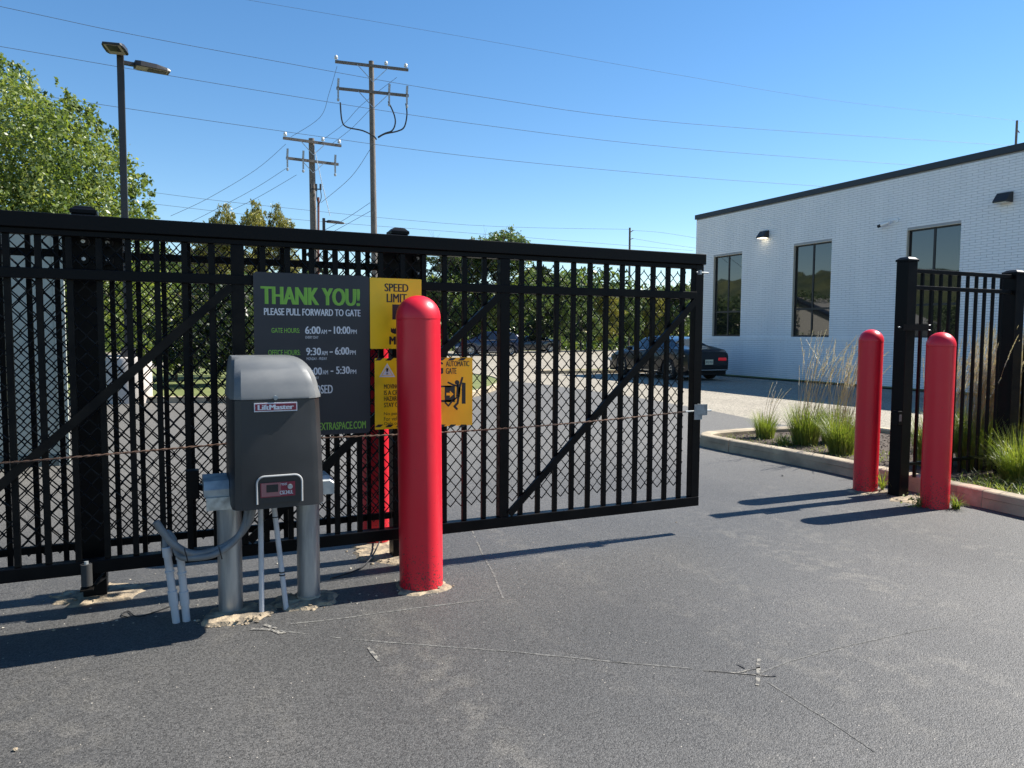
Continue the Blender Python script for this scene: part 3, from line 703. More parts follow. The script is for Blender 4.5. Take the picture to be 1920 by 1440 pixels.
b = MB(); b.tube([(.672,4.075,-.005),(.672,4.075,.035)], .064, 32); b.build('post_foot', M_CONC, op, smooth=True)
# photo-eye box on arm at left
b = MB(); b.bbox(*(lambda a,c: (a.x,c.x,4.10,4.16,c.z,a.z))(at(348,882,4.12), at(374,934,4.12)),.004); b.build('sensor_box', M_BLACK, op)
b = MB(); b.bar((at(372,912,4.12)),(.16,4.06,.66),.03,.02); b.build('sensor_arm', M_BLACK, op)
# rigid and flexible conduits
def cpts(l, Y): return [at(x,y,Y) for x,y in l]
def bez(p, n=8):
    out = []; p = [Vector(q) for q in p]
    for i in range(len(p)-1):
        a, b_, c, d = p[max(i-1,0)], p[i], p[i+1], p[min(i+2,len(p)-1)]
        for k in range(n):
            t = k/n; out.append(.5*((2*b_)+(c-a)*t+(2*a-5*b_+4*c-d)*t*t+(3*b_-a-3*c+d)*t**3))
    out.append(p[-1]); return out
def rigid(pts, r, label):
    t = thing('conduit', label, 'conduit', pts[-1])
    b = MB(); b.tube(pts, r, 16); b.build('pipe', M_PVC, t, smooth=True); return t
t = rigid([Vector((.418,3.97,.60)), Vector((.414,3.957,-.01))], .0135, 'slim grey plastic conduit standing vertical under the operator, left of two')
t = rigid([Vector((.480,3.97,.60)), Vector((.540,3.975,-.01))], .0135, 'slim grey plastic conduit leaning right under the operator')
b = MB()
for z in (.50,.205,.19): 
    x = .480+.06*(.6-z)/.61; b.tube([(x,3.972,z-.003),(x,3.972,z+.003)], .0155, 12)
b.build('cable_tie', M_CABLE, t)
for (a, c, lb) in (((312,1025),(331,1166),'thick jointed grey conduit rising from the ground, left one of the taped pair'),((337,1030),(350,1164),'thick jointed grey conduit rising from the ground, right one of the taped pair')):
    p0, p1 = at(*a,4.0), at(*c,4.02); p1.z = -.01
    t = rigid([p0, p1], .0185, lb); d = (p1-p0)
    for q0, q1 in ((0,.13),(.30,.33),(.56,.75)):
        b = MB(); b.tube([p0+d*q0, p0+d*(q0+.005), p0+d*(q1-.005), p0+d*q1], [.0195,.0225,.0225,.0195], 16); b.build('coupling', M_PVC, t, smooth=True)
loop = bez(cpts([(476,945),(466,980),(440,1012),(405,1031),(362,1038),(328,1022),(306,998),(292,978)], 3.90))
fx = thing('flexible_conduit', 'two sagging grey flexible conduits looping from the operator to the ground pipes', 'conduit', loop[0])
b = MB(); b.tube(loop, .0175, 16); b.build('hose', M_FLEX, fx, smooth=True)
loop2 = bez([at(466,945,3.93), at(458,985,3.90), at(436,1018,3.88), at(400,1040,3.88), at(356,1046,3.90), at(335,1040,3.95), at(324,1010,4.0), at(312,1000,4.02), at(310,1030,4.0)])
b = MB(); b.tube(loop2, .0165, 16); b.build('hose', M_FLEX, fx, smooth=True)
b = MB()
for x, y in ((348,1036),(412,1033)):
    p = at(x,y,3.89); b.tube(bez([p+Vector((-.006,-.03,.030)),p+Vector((.002,-.034,-.005)),p+Vector((.008,-.03,-.034))],4), .0028, 6)
b.build('cable_tie', M_CABLE, fx)
cb = bez([Vector(onz(722,1015)),Vector(onz(700,1050)),Vector(onz(668,1072)),Vector(onz(620,1088))]); cb = [Vector((p.x,p.y,max(.01,.12*(1-i/len(cb))**3))) for i, p in enumerate(cb)]
b = MB(); b.tube(cb, .005, 8); tag(b.build('ground_cable', M_CABLE), 'thin black cable trailing on the asphalt behind the tall red bollard', 'cable')
cb = bez([Vector(onz(240,1160)),Vector(onz(228,1155)),Vector(onz(240,1148)),Vector(onz(262,1158)),Vector(onz(320,1138))]); cb = [Vector((p.x,p.y,.006)) for p in cb]
b = MB(); b.tube(cb, .003, 6); tag(b.build('ground_cable', M_CABLE), 'loose loop of thin black wire on the shaded asphalt left of the conduits', 'cable')

# ------------------------------------------------------------------ fence at the right
lp = fpost(6.035,4.64,.122,2.15,'black latch post on the asphalt between the two right-hand bollards')
rf = thing('picket_fence', 'black picket fence rising from the planting bed at the right', 'fence', (6.8,4.64,0))
MB().bbox(6.097,7.52,4.625,4.655,2.025,2.062,.003).build('top_rail', M_BLACK, rf)
MB().bbox(6.097,7.52,4.622,4.658,1.875,1.912,.003).build('second_rail', M_BLACK, rf)
MB().bbox(6.097,7.52,4.622,4.658,.272,.300,.003).build('bottom_rail', M_BLACK, rf)
pmr = localmesh(MB().bbox(-.0125,.0125,-.0125,.0125,0,1.87,.002), 'picket', M_BLACK)
for k in range(11):
    x = 6.245+k*.1262
    if x < 7.5: inst(pmr, 'picket', rf, (x, 4.64, .154))
fpost(7.60,4.66,.14,2.10,'thick black fence post at the right edge behind seed heads')
rf2 = thing('picket_fence', 'black picket fence continuing past the thick post, outside the right edge', 'fence', (8.5,4.64,0))
for z0, z1, nm in ((2.025,2.062,'top_rail'),(1.875,1.912,'second_rail'),(.272,.300,'bottom_rail')): MB().bbox(7.68,10,4.625,4.655,z0,z1,.003).build(nm, M_BLACK, rf2)
for k in range(18): inst(pmr, 'picket', rf2, (7.8+k*.1262, 4.64, .154))
t = thing('gate_latch_bracket', 'dark steel catch bracket bolted to the front of the latch post', 'bracket', (6.03,4.55,1.5))
zc = at(1716,614,4.55).z
b = MB(); b.box(5.885,6.215,4.535,4.5785,zc-.028,zc+.028); b.build('plate', M_BLACKDUST, t)
b = MB(); b.tube([(6.215,4.55,zc+.022),(6.255,4.55,zc+.022)], .004, 6); b.tube([(6.215,4.55,zc-.022),(6.255,4.55,zc-.022)], .004, 6); b.tube([(5.855,4.56,zc),(5.885,4.56,zc)], .006, 6); b.build('bolt', M_GALV, t)
z2 = at(1655,785,4.6).z
t = thing('photo_eye', 'small black box fixed to the left side of the latch post', 'sensor', (5.93,4.62,z2))
MB().bbox(5.915,5.972,4.575,4.645,z2-.062,z2+.062,.006).build('case', M_BLACK, t)
MB().box(5.925,5.955,4.5715,4.5748,z2-.03,z2+.03).build('lens', mat('grey_lens', (.12,.12,.125), .3), t)

# ------------------------------------------------------------------ grasses
def blade(mb, p, L, az, lean, wd, segs=4, curl=1.0, rnd=random):
    d = Vector((math.cos(az), math.sin(az), 0)); s = Vector((-d.y, d.x, 0)); vs = []; q = Vector(p); ang = lean*.35
    for k in range(segs+1):
        w_ = wd*(1-(k/segs)**1.6)*.5+.0003
        vs += [q+s*w_, q-s*w_]; st = L/segs; q = q+d*(st*math.sin(ang))+Vector((0,0,st*math.cos(ang))); ang += lean*curl/segs
    mb.add(vs, [(2*i,2*i+1,2*i+3,2*i+2) for i in range(segs)])
def clump(x, y, z, r, h, nb, ns, sh, label, seed, wind=0.0, leanmax=.9):
    rnd = random.Random(seed); t = thing('ornamental_grass', label, 'grass clump', (x,y,z), 'ornamental grasses in the planting bed')
    b = MB()
    for _ in range(nb):
        a = rnd.uniform(0,2*PI); rr = r*.45*math.sqrt(rnd.random()); p = (x+math.cos(a)*rr, y+math.sin(a)*rr, z-.01)
        az = a+rnd.gauss(0,.5); blade(b, p, h*rnd.uniform(.6,1.2), az, rnd.uniform(.15,leanmax), rnd.uniform(.004,.008), 4, 1.1)
    b.build('blades', M_BLADE, t)
    s = MB(); hd_ = MB()
    for _ in range(int(ns*2.4)):
        a = rnd.uniform(0,2*PI); rr = r*.35*math.sqrt(rnd.random()); az = rnd.gauss(-.5,.75); ln = abs(rnd.gauss(.16,.10))+.03; Ls = sh*rnd.uniform(.72,1.08)
        q = Vector((x+math.cos(a)*rr, y+math.sin(a)*rr, z)); d = Vector((math.cos(az),math.sin(az),0)); pts = []; ang = ln*.4
        for k in range(9):
            pts.append(q.copy()); ang += ln/9*(1+k*.25); q = q+(d*math.sin(ang)+Vector((0,0,math.cos(ang))))*(Ls/8)
        s.tube(pts[:7], .0022, 3, cap=False)
        # feathery head: tufts of short blades round the last third
        top = pts[6:]; 
        for j in range(26):
            u = j/26*(len(top)-1.001); i0 = int(u); c = top[i0].lerp(top[i0+1], u-i0); dd = (top[i0+1]-top[i0]).normalized()
            sd_ = Vector((rnd.uniform(-1,1),rnd.uniform(-1,1),rnd.uniform(-1,1))).cross(dd).normalized(); e = c+dd*.030+sd_*rnd.uniform(.004,.010)*(1-.6*j/26)
            pr = dd.cross(sd_)*.0044
            hd_.add([c-pr, c+pr, e+pr*.4, e-pr*.4], [(0,1,2,3)])
    if ns: s.build('stalks', M_STALK, t); hd_.build('seed_heads', M_SEED, t)
    return t
clump(7.25,7.60,.09,.26,.36,420,3,.75,'small green grass tuft nearest the kerb tip with one lone seed head',11)
clump(7.30,6.95,.09,.34,.52,800,14,1.36,'bright green grass clump with tall plumes, left of the bollards',12)
clump(7.10,6.22,.09,.30,.46,700,12,1.34,'olive grass clump just left of the farther right-hand bollard',13)
clump(7.75,6.9,.09,.34,.50,500,12,1.30,'grass clump with plumes behind the bright green one',14)
clump(8.5,5.9,.09,.34,.52,600,16,1.30,'tall plumed clump seen between the latch post and the near bollard',15)
clump(7.35,5.25,.09,.34,.55,800,18,1.32,'plumed grass clump behind the pickets by the near bollard',16)
clump(7.95,5.2,.09,.36,.58,800,36,1.45,'dense plumed grass clump behind the middle pickets',17)
clump(8.7,5.3,.09,.36,.60,600,60,1.50,'plumed grass clump behind the last pickets before the thick post',18)
clump(7.35,4.33,.09,.40,.50,900,0,1,'arching bright green grass in front of the pickets',19, leanmax=1.5)
clump(7.75,4.05,.09,.36,.62,800,26,1.32,'tan plumed grass leaning across the thick post at the right edge',20, leanmax=1.3)
clump(7.62,4.98,.09,.34,.60,600,70,1.42,'dense straw-coloured plumes right behind the pickets, left of the thick post',22)
clump(8.3,4.95,.09,.34,.62,500,70,1.5,'straw plumes rising behind the thick post at the right edge',23)
clump(8.1,4.2,.09,.36,.62,600,60,1.34,'tan arching plumes in front of the thick post, at the right edge of the frame',24, leanmax=1.3)
clump(7.0,7.0,.09,.18,.16,160,0,1,'low weedy tuft on the mulch by the bright green clump',21, leanmax=1.7)
# low ground cover of matted grass in the bed's near end
gc = MB(); rnd = random.Random(9)
for _ in range(9000):
    x, y = rnd.uniform(6.42,9.3), rnd.uniform(2.4,4.6)
    if x < 6.42+(4.6-y)*0-.0 and rnd.random() < .5: continue
    if rnd.random() > .35+.65*min(1,(4.6-y)/.5): continue
    blade(gc, (x,y,.085), rnd.uniform(.05,.17), rnd.uniform(0,2*PI), rnd.uniform(.8,2.2), rnd.uniform(.004,.008), 3, 1)
for _ in range(700):
    x, y = rnd.uniform(6.65,7.7), rnd.uniform(5.6,7.9); blade(gc, (x,y,.085), rnd.uniform(.03,.08), rnd.uniform(0,2*PI), rnd.uniform(.8,2.2), rnd.uniform(.004,.009), 3, 1)
tag(gc.build('ground_cover', M_BLADE), kind='stuff')
# bark chips on the bed
mc = MB()
for _ in range(2600):
    x, y = rnd.uniform(6.5,9.2), rnd.uniform(4.2,8.0); s = rnd.uniform(.006,.018); rock(mc, (x,y,.088), s, rnd)
tag(mc.build('mulch_chips', M_MULCH), kind='stuff')
# weeds at the near bollard and post
def weed(x, y, r, n, label, seed, h=.14, leaves=True, yel=True):
    rnd = random.Random(seed); t = thing('weed', label, 'weed', (x,y,0), 'weeds in the cracks at the bollards'); b = MB()
    for _ in range(n):
        a = rnd.uniform(0,2*PI); blade(b, (x+math.cos(a)*r*.3*rnd.random(), y+math.sin(a)*r*.3*rnd.random(), 0), h*rnd.uniform(.6,1.3), rnd.uniform(0,2*PI), rnd.uniform(.6,1.8), rnd.uniform(.004,.008), 4)
    b.build('blades', M_BLADE, t)
    if leaves:
        lb = MB()
        for _ in range(70):
            a = rnd.uniform(0,2*PI); q = r*math.sqrt(rnd.random()); c = Vector((x+math.cos(a)*q, y+math.sin(a)*q, rnd.uniform(.01,.10))); s = rnd.uniform(.010,.020)
            u = Vector((rnd.uniform(-1,1),rnd.uniform(-1,1),rnd.uniform(-.4,.6))).normalized()*s; v = u.cross(Vector((rnd.uniform(-.5,.5),rnd.uniform(-.5,.5),1))).normalized()*s*.6
            lb.add([c-u, c-v, c+u, c+v], [(0,1,2,3)])
        lb.build('leaves', M_BLADE, t)
weed(6.03,4.08,.12,90,'bright green grassy weed at the right foot of the near bollard',31, leaves=False)
weed(5.82,4.28,.14,25,'leafy weed at the left foot of the near bollard',32)
weed(6.10,4.86,.06,40,'thin grassy weed between the farther bollard and latch post',33, h=.28, leaves=False)

# ------------------------------------------------------------------ trees
def leaves(mb, centers, sizes, rnd, up=.3):
    n = len(centers); d = rnd.normal(size=(n,3)); d[:,2] += up; d /= np.linalg.norm(d,axis=1)[:,None]
    e = rnd.normal(size=(n,3)); u = np.cross(d,e); u /= np.linalg.norm(u,axis=1)[:,None]; v = np.cross(d,u)
    s = sizes[:,None]
    P4 = np.stack([centers-u*s, centers-v*s*.55, centers+u*s, centers+v*s*.55], 1).reshape(-1,3)
    o = len(mb.v); mb.v += [tuple(p) for p in P4.tolist()]; mb.f += [(o+4*i,o+4*i+1,o+4*i+2,o+4*i+3) for i in range(n)]
def crown_points(lobes, n, rnd, twig=.3):
    out = []; vol = np.array([l[3]*l[4]*l[5] for l in lobes])**.75; vol /= vol.sum()
    for l, k in zip(lobes, (vol*n).astype(int)):
        nc = max(6, k//22)                       # small leaf clusters inside the lobe, gaps between
        d = rnd.normal(size=(nc,3)); d /= np.linalg.norm(d,axis=1)[:,None]; r = rnd.uniform(.25,1,size=nc)**.45
        cc = np.array(l[:3])+d*r[:,None]*np.array(l[3:6])
        idx = rnd.integers(0, nc, k); sp = np.array([l[3],l[4],l[5]])*twig*.5
        out.append(cc[idx]+rnd.normal(size=(k,3))*sp*.55)
    return np.concatenate(out)
def tree(name, label, cat, base, h, lobes, n, ls, m, seed, group=None, trunk_r=.15, fork=.35, limbs=7):
    rnd = np.random.default_rng(seed); r2 = random.Random(seed)
    t = thing(name, label, cat, base, group); bx, by, bz = base
    mb = MB(); tp = Vector((bx,by,bz+h*fork)); mb.tube(bez([Vector((bx,by,bz-.1)), Vector((bx+.05*h*r2.uniform(-.5,.5),by,bz+h*fork*.5)), tp, Vector((bx,by,bz+h*.8))],5), [trunk_r*(1-.8*k/15) for k in range(16)], 8)
    for l in lobes[:limbs]:
        e = Vector(l[:3])+Vector((bx,by,bz)); mid = tp.lerp(e,.5)+Vector((r2.uniform(-.3,.3),r2.uniform(-.3,.3),.2))
        mb.tube([tp+Vector((0,0,r2.uniform(-.2,.3)*h*.2)),mid,e], [trunk_r*.5,trunk_r*.3,trunk_r*.1], 6)
    mb.build('trunk', M_BARK, t, smooth=True)
    c = crown_points(lobes, n, rnd)+np.array(base); lb = MB(); leaves(lb, c, rnd.uniform(.6,1.3,len(c))*ls, rnd); lb.build('crown', m, t)
    return t
# the big bright tree at the left, behind the lamp post (lobe centres relative to the base)
BT = (-5.2,23.5,.1)
def rel(px, py, Y, b): p = at(px,py,Y); return (p.x-b[0], p.y-b[1], p.z-b[2])
lob = []
for px, py, Y, r in ((-60,310,23,2.2),(15,190,23.5,.95),(30,260,22.6,1.5),(118,235,23,.9),(80,320,22,1.6),(170,300,23,1.1),(215,345,22.5,.8),(150,390,22,1.5),(235,400,22.6,.8),
                     (262,385,22.8,.45),(-80,420,23,2.4),(40,430,21.5,1.7),(120,480,21.5,1.6),(220,470,22.5,1.1),(180,560,22,1.4),(90,570,22,1.6),(0,560,22.5,1.8),(240,560,22.8,1.0),(300,560,23.5,.9),
                     (20,150,23.5,.55),(112,200,23,.45),(200,262,23,.45),(150,225,23,.5),(270,430,22.6,.6),(255,345,22.8,.35)):
    lob.append((*rel(px,py,Y,BT), r, r, r*1.1))
for px, py, Y, r in ((14,150,23.5,.32),(44,165,23.3,.30),(112,205,23,.30),(84,240,23,.28),(150,228,23,.26),(172,250,23,.26),(206,285,23,.26),(236,318,22.8,.24),(262,352,22.8,.22),(280,388,22.8,.22),(130,225,22.6,.25),(190,268,22.7,.24)):
    lob.append((*rel(px,py,Y,BT), r, r, r*2.6))
tree('pear_tree', 'big bright-leaved tree filling the left edge behind the tall lamp post', 'tree', BT, 9, lob, 66000, .058, M_LEAFA, 3, trunk_r=.2, limbs=18)

# dark shrub and lower bushes on the lawn
def bush(px, Y, w_, h, label, m, seed, n=5000, ls=.06, name='shrub', group='shrubs on the lawn across the driveway'):
    p = at(px, 700, Y); b_ = (p.x, Y, .1); r = random.Random(seed)
    lb = [(r.uniform(-w_,w_)*.5, r.uniform(-w_,w_)*.4, h*r.uniform(.3,.8), w_*.38, w_*.38, h*.28) for _ in range(7)]
    return tree(name, label, 'shrub', b_, h*.7, lb, n, ls, m, seed, group, trunk_r=.05)
bush(400,20.5,2.2,2.9,'tall dark evergreen shrub on the lawn left of the gate operator',M_LEAFD,41,9000)
bush(330,23.5,1.6,1.3,'low olive shrub between lamp base and dark evergreen',M_LEAFA,42,5000)
bush(148,20.5,1.2,1.5,'dark low shrub beside the concrete lamp base',M_LEAFD,43,4000)
bush(455,24.5,2.0,3.2,'green shrub behind the operator lid',M_LEAFB,44,7000)

# woodland edge across the road: four kinds of tree, copied
protos = []
for v in range(5):
    r = random.Random(60+v); hh = 10; lobs = []
    nl = 13
    for k in range(nl):
        a = k*2.4+r.random(); q = r.uniform(.3,1); z = r.uniform(.22,.92)*hh; prof = math.sin(PI*min(1,(z/hh*.9+.12)))**.7
        lobs.append((math.cos(a)*2.1*q*prof, math.sin(a)*2.1*q*prof, z, r.uniform(.9,1.6), r.uniform(.9,1.6), r.uniform(.7,1.3)))
    lobs += [(0,0,hh*.86,1.25,1.25,1.2),(.9,.5,hh*.80,1.0,1.0,.9),(-.9,-.3,hh*.81,1.0,1.0,.9)]
    protos.append(('deciduous_tree', lobs, [M_LEAFB,M_LEAFB,M_LEAFY,M_LEAFD,M_LEAFB][v]))
TREES = [ # px, Y, top y px, width factor, kind, label
 (300,52,470,1.0,0,'dark green tree left of the far lamp, behind the big bright tree'),
 (405,50,440,.9,2,'green tree below the yellowish crowns, left of the utility poles'),
 (425,47,398,.50,2,'yellow-green narrow crown, left of the pair above the gate'),
 (480,46,392,.50,2,'rounded yellow-green crown above the slate sign'),
 (526,46,398,.42,2,'olive crown just left of the shorter utility pole'),
 (590,52,500,1.0,1,'tree behind the shorter utility pole, mostly hidden by the gate'),
 (660,52,520,1.0,0,'tree between the two utility poles, seen through the gate top'),
 (735,56,540,1.0,3,'dark tree behind the yellow speed sign'),
 (835,50,462,1.15,0,'broad green tree just right of the tall red bollard'),
 (895,52,448,.95,1,'green tree left of the tallest woodland crown'),
 (948,50,432,1.15,4,'tallest woodland crown rising above the gate rail'),
 (1010,55,505,.9,3,'dark green tree above the far white-roofed car'),
 (1050,54,515,.8,1,'mid green tree right of the dark one at the woodland edge'),
 (1090,57,540,.9,0,'green tree left of the distant slim pole'),
 (1135,58,545,.9,2,'yellowish tree in front of the distant slim pole'),
 (1180,60,540,.9,4,'olive tree right behind the distant slim pole'),
 (1225,62,545,.9,2,'yellow-green tree left of the white building'),
 (1275,62,532,1.0,1,'green tree against the corner of the white building'),
 (1320,66,520,1.0,3,'dark tree hidden behind the white building corner'),
]
made = {}
for i, (px, Y, ty, wf, kind, lb) in enumerate(TREES):
    p = at(px, 640, Y); hgt = at(px, ty, Y).z
    if kind not in made:
        nm, lobs, m = protos[kind]; t = tree(nm, lb, 'tree', (0,0,0), 10, lobs, 24000, .092, m, 80+kind, 'trees along the woodland edge', trunk_r=.16, fork=.3); made[kind] = t
    else:
        t = copy_tree(made[kind]); t['label'] = lb
    s = hgt/9.7; t.location = (p.x, Y, 0); t.scale = (s*wf*1.25, s*wf*1.25, s); t.rotation_euler = (0,0,i*1.9)
# undergrowth and far wood as one mass
ug = MB(); rn = np.random.default_rng(4); N = 80000
px_ = rn.uniform(-40,75,N); yy = rn.uniform(66,80,N); top = 6.6+1.2*np.sin(px_*.35)+.9*np.sin(px_*.13+2); zz = rn.uniform(0,1,N)**.8*top
leaves(ug, np.stack([px_,yy,zz],1), rn.uniform(.15,.36,N), rn)
N = 9000; px_ = rn.uniform(-35,60,N); yy = rn.uniform(60.5,67,N)+np.maximum(0,px_-30)*.12; zz = np.abs(rn.normal(size=N))*.8+.1
leaves(ug, np.stack([px_,yy,zz],1), rn.uniform(.12,.28,N), rn)
tag(ug.build('undergrowth', M_LEAFB), kind='stuff')
# bare branches above the gate
for px, ty, Y, lb, sd_ in ((800,432,49,'bare twiggy treetop just right of the gate post cap',1),(878,418,49,'bare branching treetop left of the tallest crown',2)):
    p = at(px,640,Y); top = at(px,ty,Y).z; r = random.Random(sd_)
    t = thing('bare_tree', lb, 'tree', (p.x,Y,0), 'bare trees at the woodland edge'); b = MB()
    def br(mb, a, d, L, rad, n):
        e = a+d*L; mb.tube([a, a.lerp(e,.5)+Vector((r.uniform(-.05,.05),0,0))*L, e], [rad,rad*.8,rad*.6], 5)
        if n:
            for _ in range(3):
                dd = (d+Vector((r.uniform(-.6,.6),r.uniform(-.6,.6),r.uniform(-.05,.4)))).normalized(); br(mb, a.lerp(e,r.uniform(.55,1)), dd, L*.62, rad*.55, n-1)
    br(b, Vector((p.x,Y,0)), Vector((0,0,1)), top*.50, .06, 4); b.build('branches', M_BARK, t)

# ------------------------------------------------------------------ utility poles
def pole_arm(t, c, half, ang, w_=.11, ins=(), low=False):
    d = Vector((math.cos(ang), math.sin(ang), 0)); MB().bar(c-d*half, c+d*half, .10, .12, (0,0,1)).build('crossarm', M_WOOD, t)
    b = MB()
    for s in (-1,1): b.bar(c+d*(s*half*.42)+Vector((0,-.09,-.05)), c+Vector((0,-.12,-.75*half/1.65)), .03, .02)
    b.build('arm_brace', M_GALV, t)
    for q in ins:
        p = c+d*(q*half)
        if not low:
            b = MB(); b.lathe([(.02,.05),(.02,.12),(.085,.13),(.085,.17),(.045,.18),(.045,.20),(.085,.21),(.07,.26),(.03,.30)], p, 12); b.build('insulator', M_INSUL, t, smooth=True)
        else:
            b = MB(); b.bar(p+Vector((0,-.12,.05)), p+Vector((.02,-.12,.42)), .09, .09); b.bar(p+Vector((0,-.12,-.45)), p+Vector((0,-.12,.0)), .07, .07); b.lathe([(.03,-.62),(.06,-.58),(.06,-.50),(.03,-.48)], p+Vector((0,-.12,0)), 8); b.build('cutout', M_INSULG, t)
    return d
def upole(px, topy, Y, label, r0_, r1_, lean_px):
    tp = at(px,topy,Y); bs = Vector((tp.x+lean_px, Y, -.1)); t = thing('utility_pole', label, 'utility pole', (bs.x,Y,0), 'wooden utility poles')
    MB().tube([bs, bs.lerp(tp,.5), tp], [r1_,(r0_+r1_)/2,r0_], 16).build('shaft', M_WOOD, t, smooth=True); return t, bs, tp
ANG = .27
PA, bA, tA = upole(696,115,36,'taller wooden utility pole with two crossarms and drooping cables', .12,.175, .15)
cA = at(696,126,36)-Vector((0,.2,0)); dA = pole_arm(PA, cA, 1.72, -.12, ins=(-.97,.38,.93))
cA2 = at(697.5,175,36)-Vector((0,.2,0)); pole_arm(PA, cA2, 1.70, -.12, ins=(-.97,.43,.93), low=True)
b = MB()
for pts in ([(638,192),(641,225),(650,238),(680,245),(700,255),(706,262)], [(728,190),(739,215),(741,232),(735,245),(722,250),(709,257)], [(761,194),(763,215),(758,238),(745,246),(722,251),(709,258)]):
    b.tube(bez(cpts(pts, 35.6)), .035, 6)
b.build('drop_cable', M_CABLE, PA, smooth=True)
PB, bB, tB = upole(584,260,38,'shorter weathered utility pole with dead-end insulators and switches', .14,.20, .12)
cB = at(585,268,38)-Vector((0,.2,0)); pole_arm(PB, cB, 1.42, .10, ins=(-.93,.35,.93))
cB2 = at(585,304,38)-Vector((0,.2,0)); pole_arm(PB, cB2, 1.28, .10, ins=(-.97,-.38,.85), low=True)
b = MB(); b.tube(cpts([(597,370),(597,440),(597,640)], 37.8), .055, 8); b.build('riser_pipe', mat('rusty_red_pipe', (.16,.05,.035), .7), PB)
b = MB()
for pts in ([(583,345),(583,360)],[(593,345),(593,358)],[(601,345),(601,356)]): b.tube(cpts(pts, 37.6), .05, 8)
b.tube(bez(cpts([(594,358),(594,372),(597,385)],37.6)), .02, 6); b.tube(bez(cpts([(601,356),(602,372),(595,388)],37.6)), .02, 6); b.bar(at(582,354,37.6),at(603,355,37.6),.05,.05)
b.build('cable_terminator', M_CABLE, PB)
b = MB(); b.tube(cpts([(591,285),(604,345),(619,405)],37.4), .018, 6); tag(b.build('guy_wire', M_INSUL), 'pale guy wire slanting down from the shorter utility pole', 'wire')
pc, bC, tC = upole(1181,427,70,'distant slim utility pole beyond the gate, left of the white building', .11,.15, .1)
b = MB(); b.bar(at(1181,436,69.8),at(1187,432,69.8),.08,.08); b.bar(at(1181,449,69.8),at(1187,447,69.8),.08,.08); b.build('bracket', M_WOOD, pc)
tp = at(1907,226,26); tp2 = Vector((tp.x,26,0))
t = thing('utility_pole', 'slim dark pole top showing above the roof of the white building at right edge', 'utility pole', (tp.x,26,0), 'wooden utility poles')
MB().tube([tp2,tp], [.09,.06], 10).build('shaft', M_WOOD, t, smooth=True); MB().bar(tp+Vector((0,0,-.45)), tp+Vector((.25,0,-.62)),.04,.04).build('bracket', M_WOOD, t)

# power lines
def line(pts, Y, r, label, extend=True):
    P_ = [at(x,y,Y if not hasattr(Y,'__len__') else Y[i]) for i,(x,y) in enumerate(pts)]
    if extend:
        P_ = [P_[0]+(P_[0]-P_[1]).normalized()*14]+P_+[P_[-1]+(P_[-1]-P_[-2]).normalized()*14]
    b = MB(); b.tube(bez(P_,6), r*.8, 5); return tag(b.build('power_line', M_LINE), label, 'power line', 'overhead power lines')
line([(0,12),(225,60),(480,108),(880,178),(1280,231),(1880,272)], 31, .011, 'overhead line entering at the very top left and passing over both utility poles')
line([(0,87),(480,169),(880,231),(1280,278),(1730,311)], 31, .011, 'overhead line crossing the taller pole between its lower arm and cable bend')
line([(55,176),(480,239),(880,293),(1280,331),(1550,350)], 31, .011, 'overhead line skimming the top of the shorter utility pole')
line([(465,0),(880,71),(1280,142),(1560,188),(1840,219)], 31, .007, 'faint highest overhead line crossing the sky to the upper right')
line([(265,358),(480,384),(880,422),(1180,430)], 60, .016, 'upper of two low distant lines just above the gate', False)
line([(285,382),(540,410),(880,437),(1300,470)], 60, .016, 'lower of two low distant lines just above the gate', False)
line([(1187,432),(1240,436),(1310,447)], 69.8, .018, 'short line from the distant pole top to the building', False)
line([(1187,447),(1240,456),(1310,466)], 69.8, .018, 'short line from the distant pole lower bracket', False)
line([(632,124),(617,175),(600,220),(545,257)], (35.8,36.5,37.2,37.8), .012, 'slack line from the taller pole left insulator to the shorter pole', False)
line([(744,145),(680,195),(645,232),(605,262)], (36.2,36.8,37.4,37.9), .012, 'slack line from the taller pole right insulator to the shorter pole', False)
line([(694,205),(660,240),(622,270)], (36,37,38), .012, 'short slack line between the two utility poles', False)
line([(694,280),(658,332),(602,380)], (36,37,38), .014, 'low slack line between the two pole shafts', False)
line([(536,270),(480,318),(390,372),(320,405)], 38, .012, 'line falling left from the upper arm of the shorter pole', False)
line([(536,316),(480,352),(400,395),(340,425)], 38, .012, 'line falling left from the lower arm of the shorter pole, steeper one', False)
line([(556,328),(480,372),(400,410)], 38, .012, 'line falling left from the middle switch of the shorter pole', False)
line([(694,380),(640,415),(560,455)], 36, .014, 'upper service line sloping left from the taller pole to behind the gate', False)
line([(696,395),(655,418),(600,448)], 36, .014, 'lower service line sloping left from the taller pole to behind the gate', False)

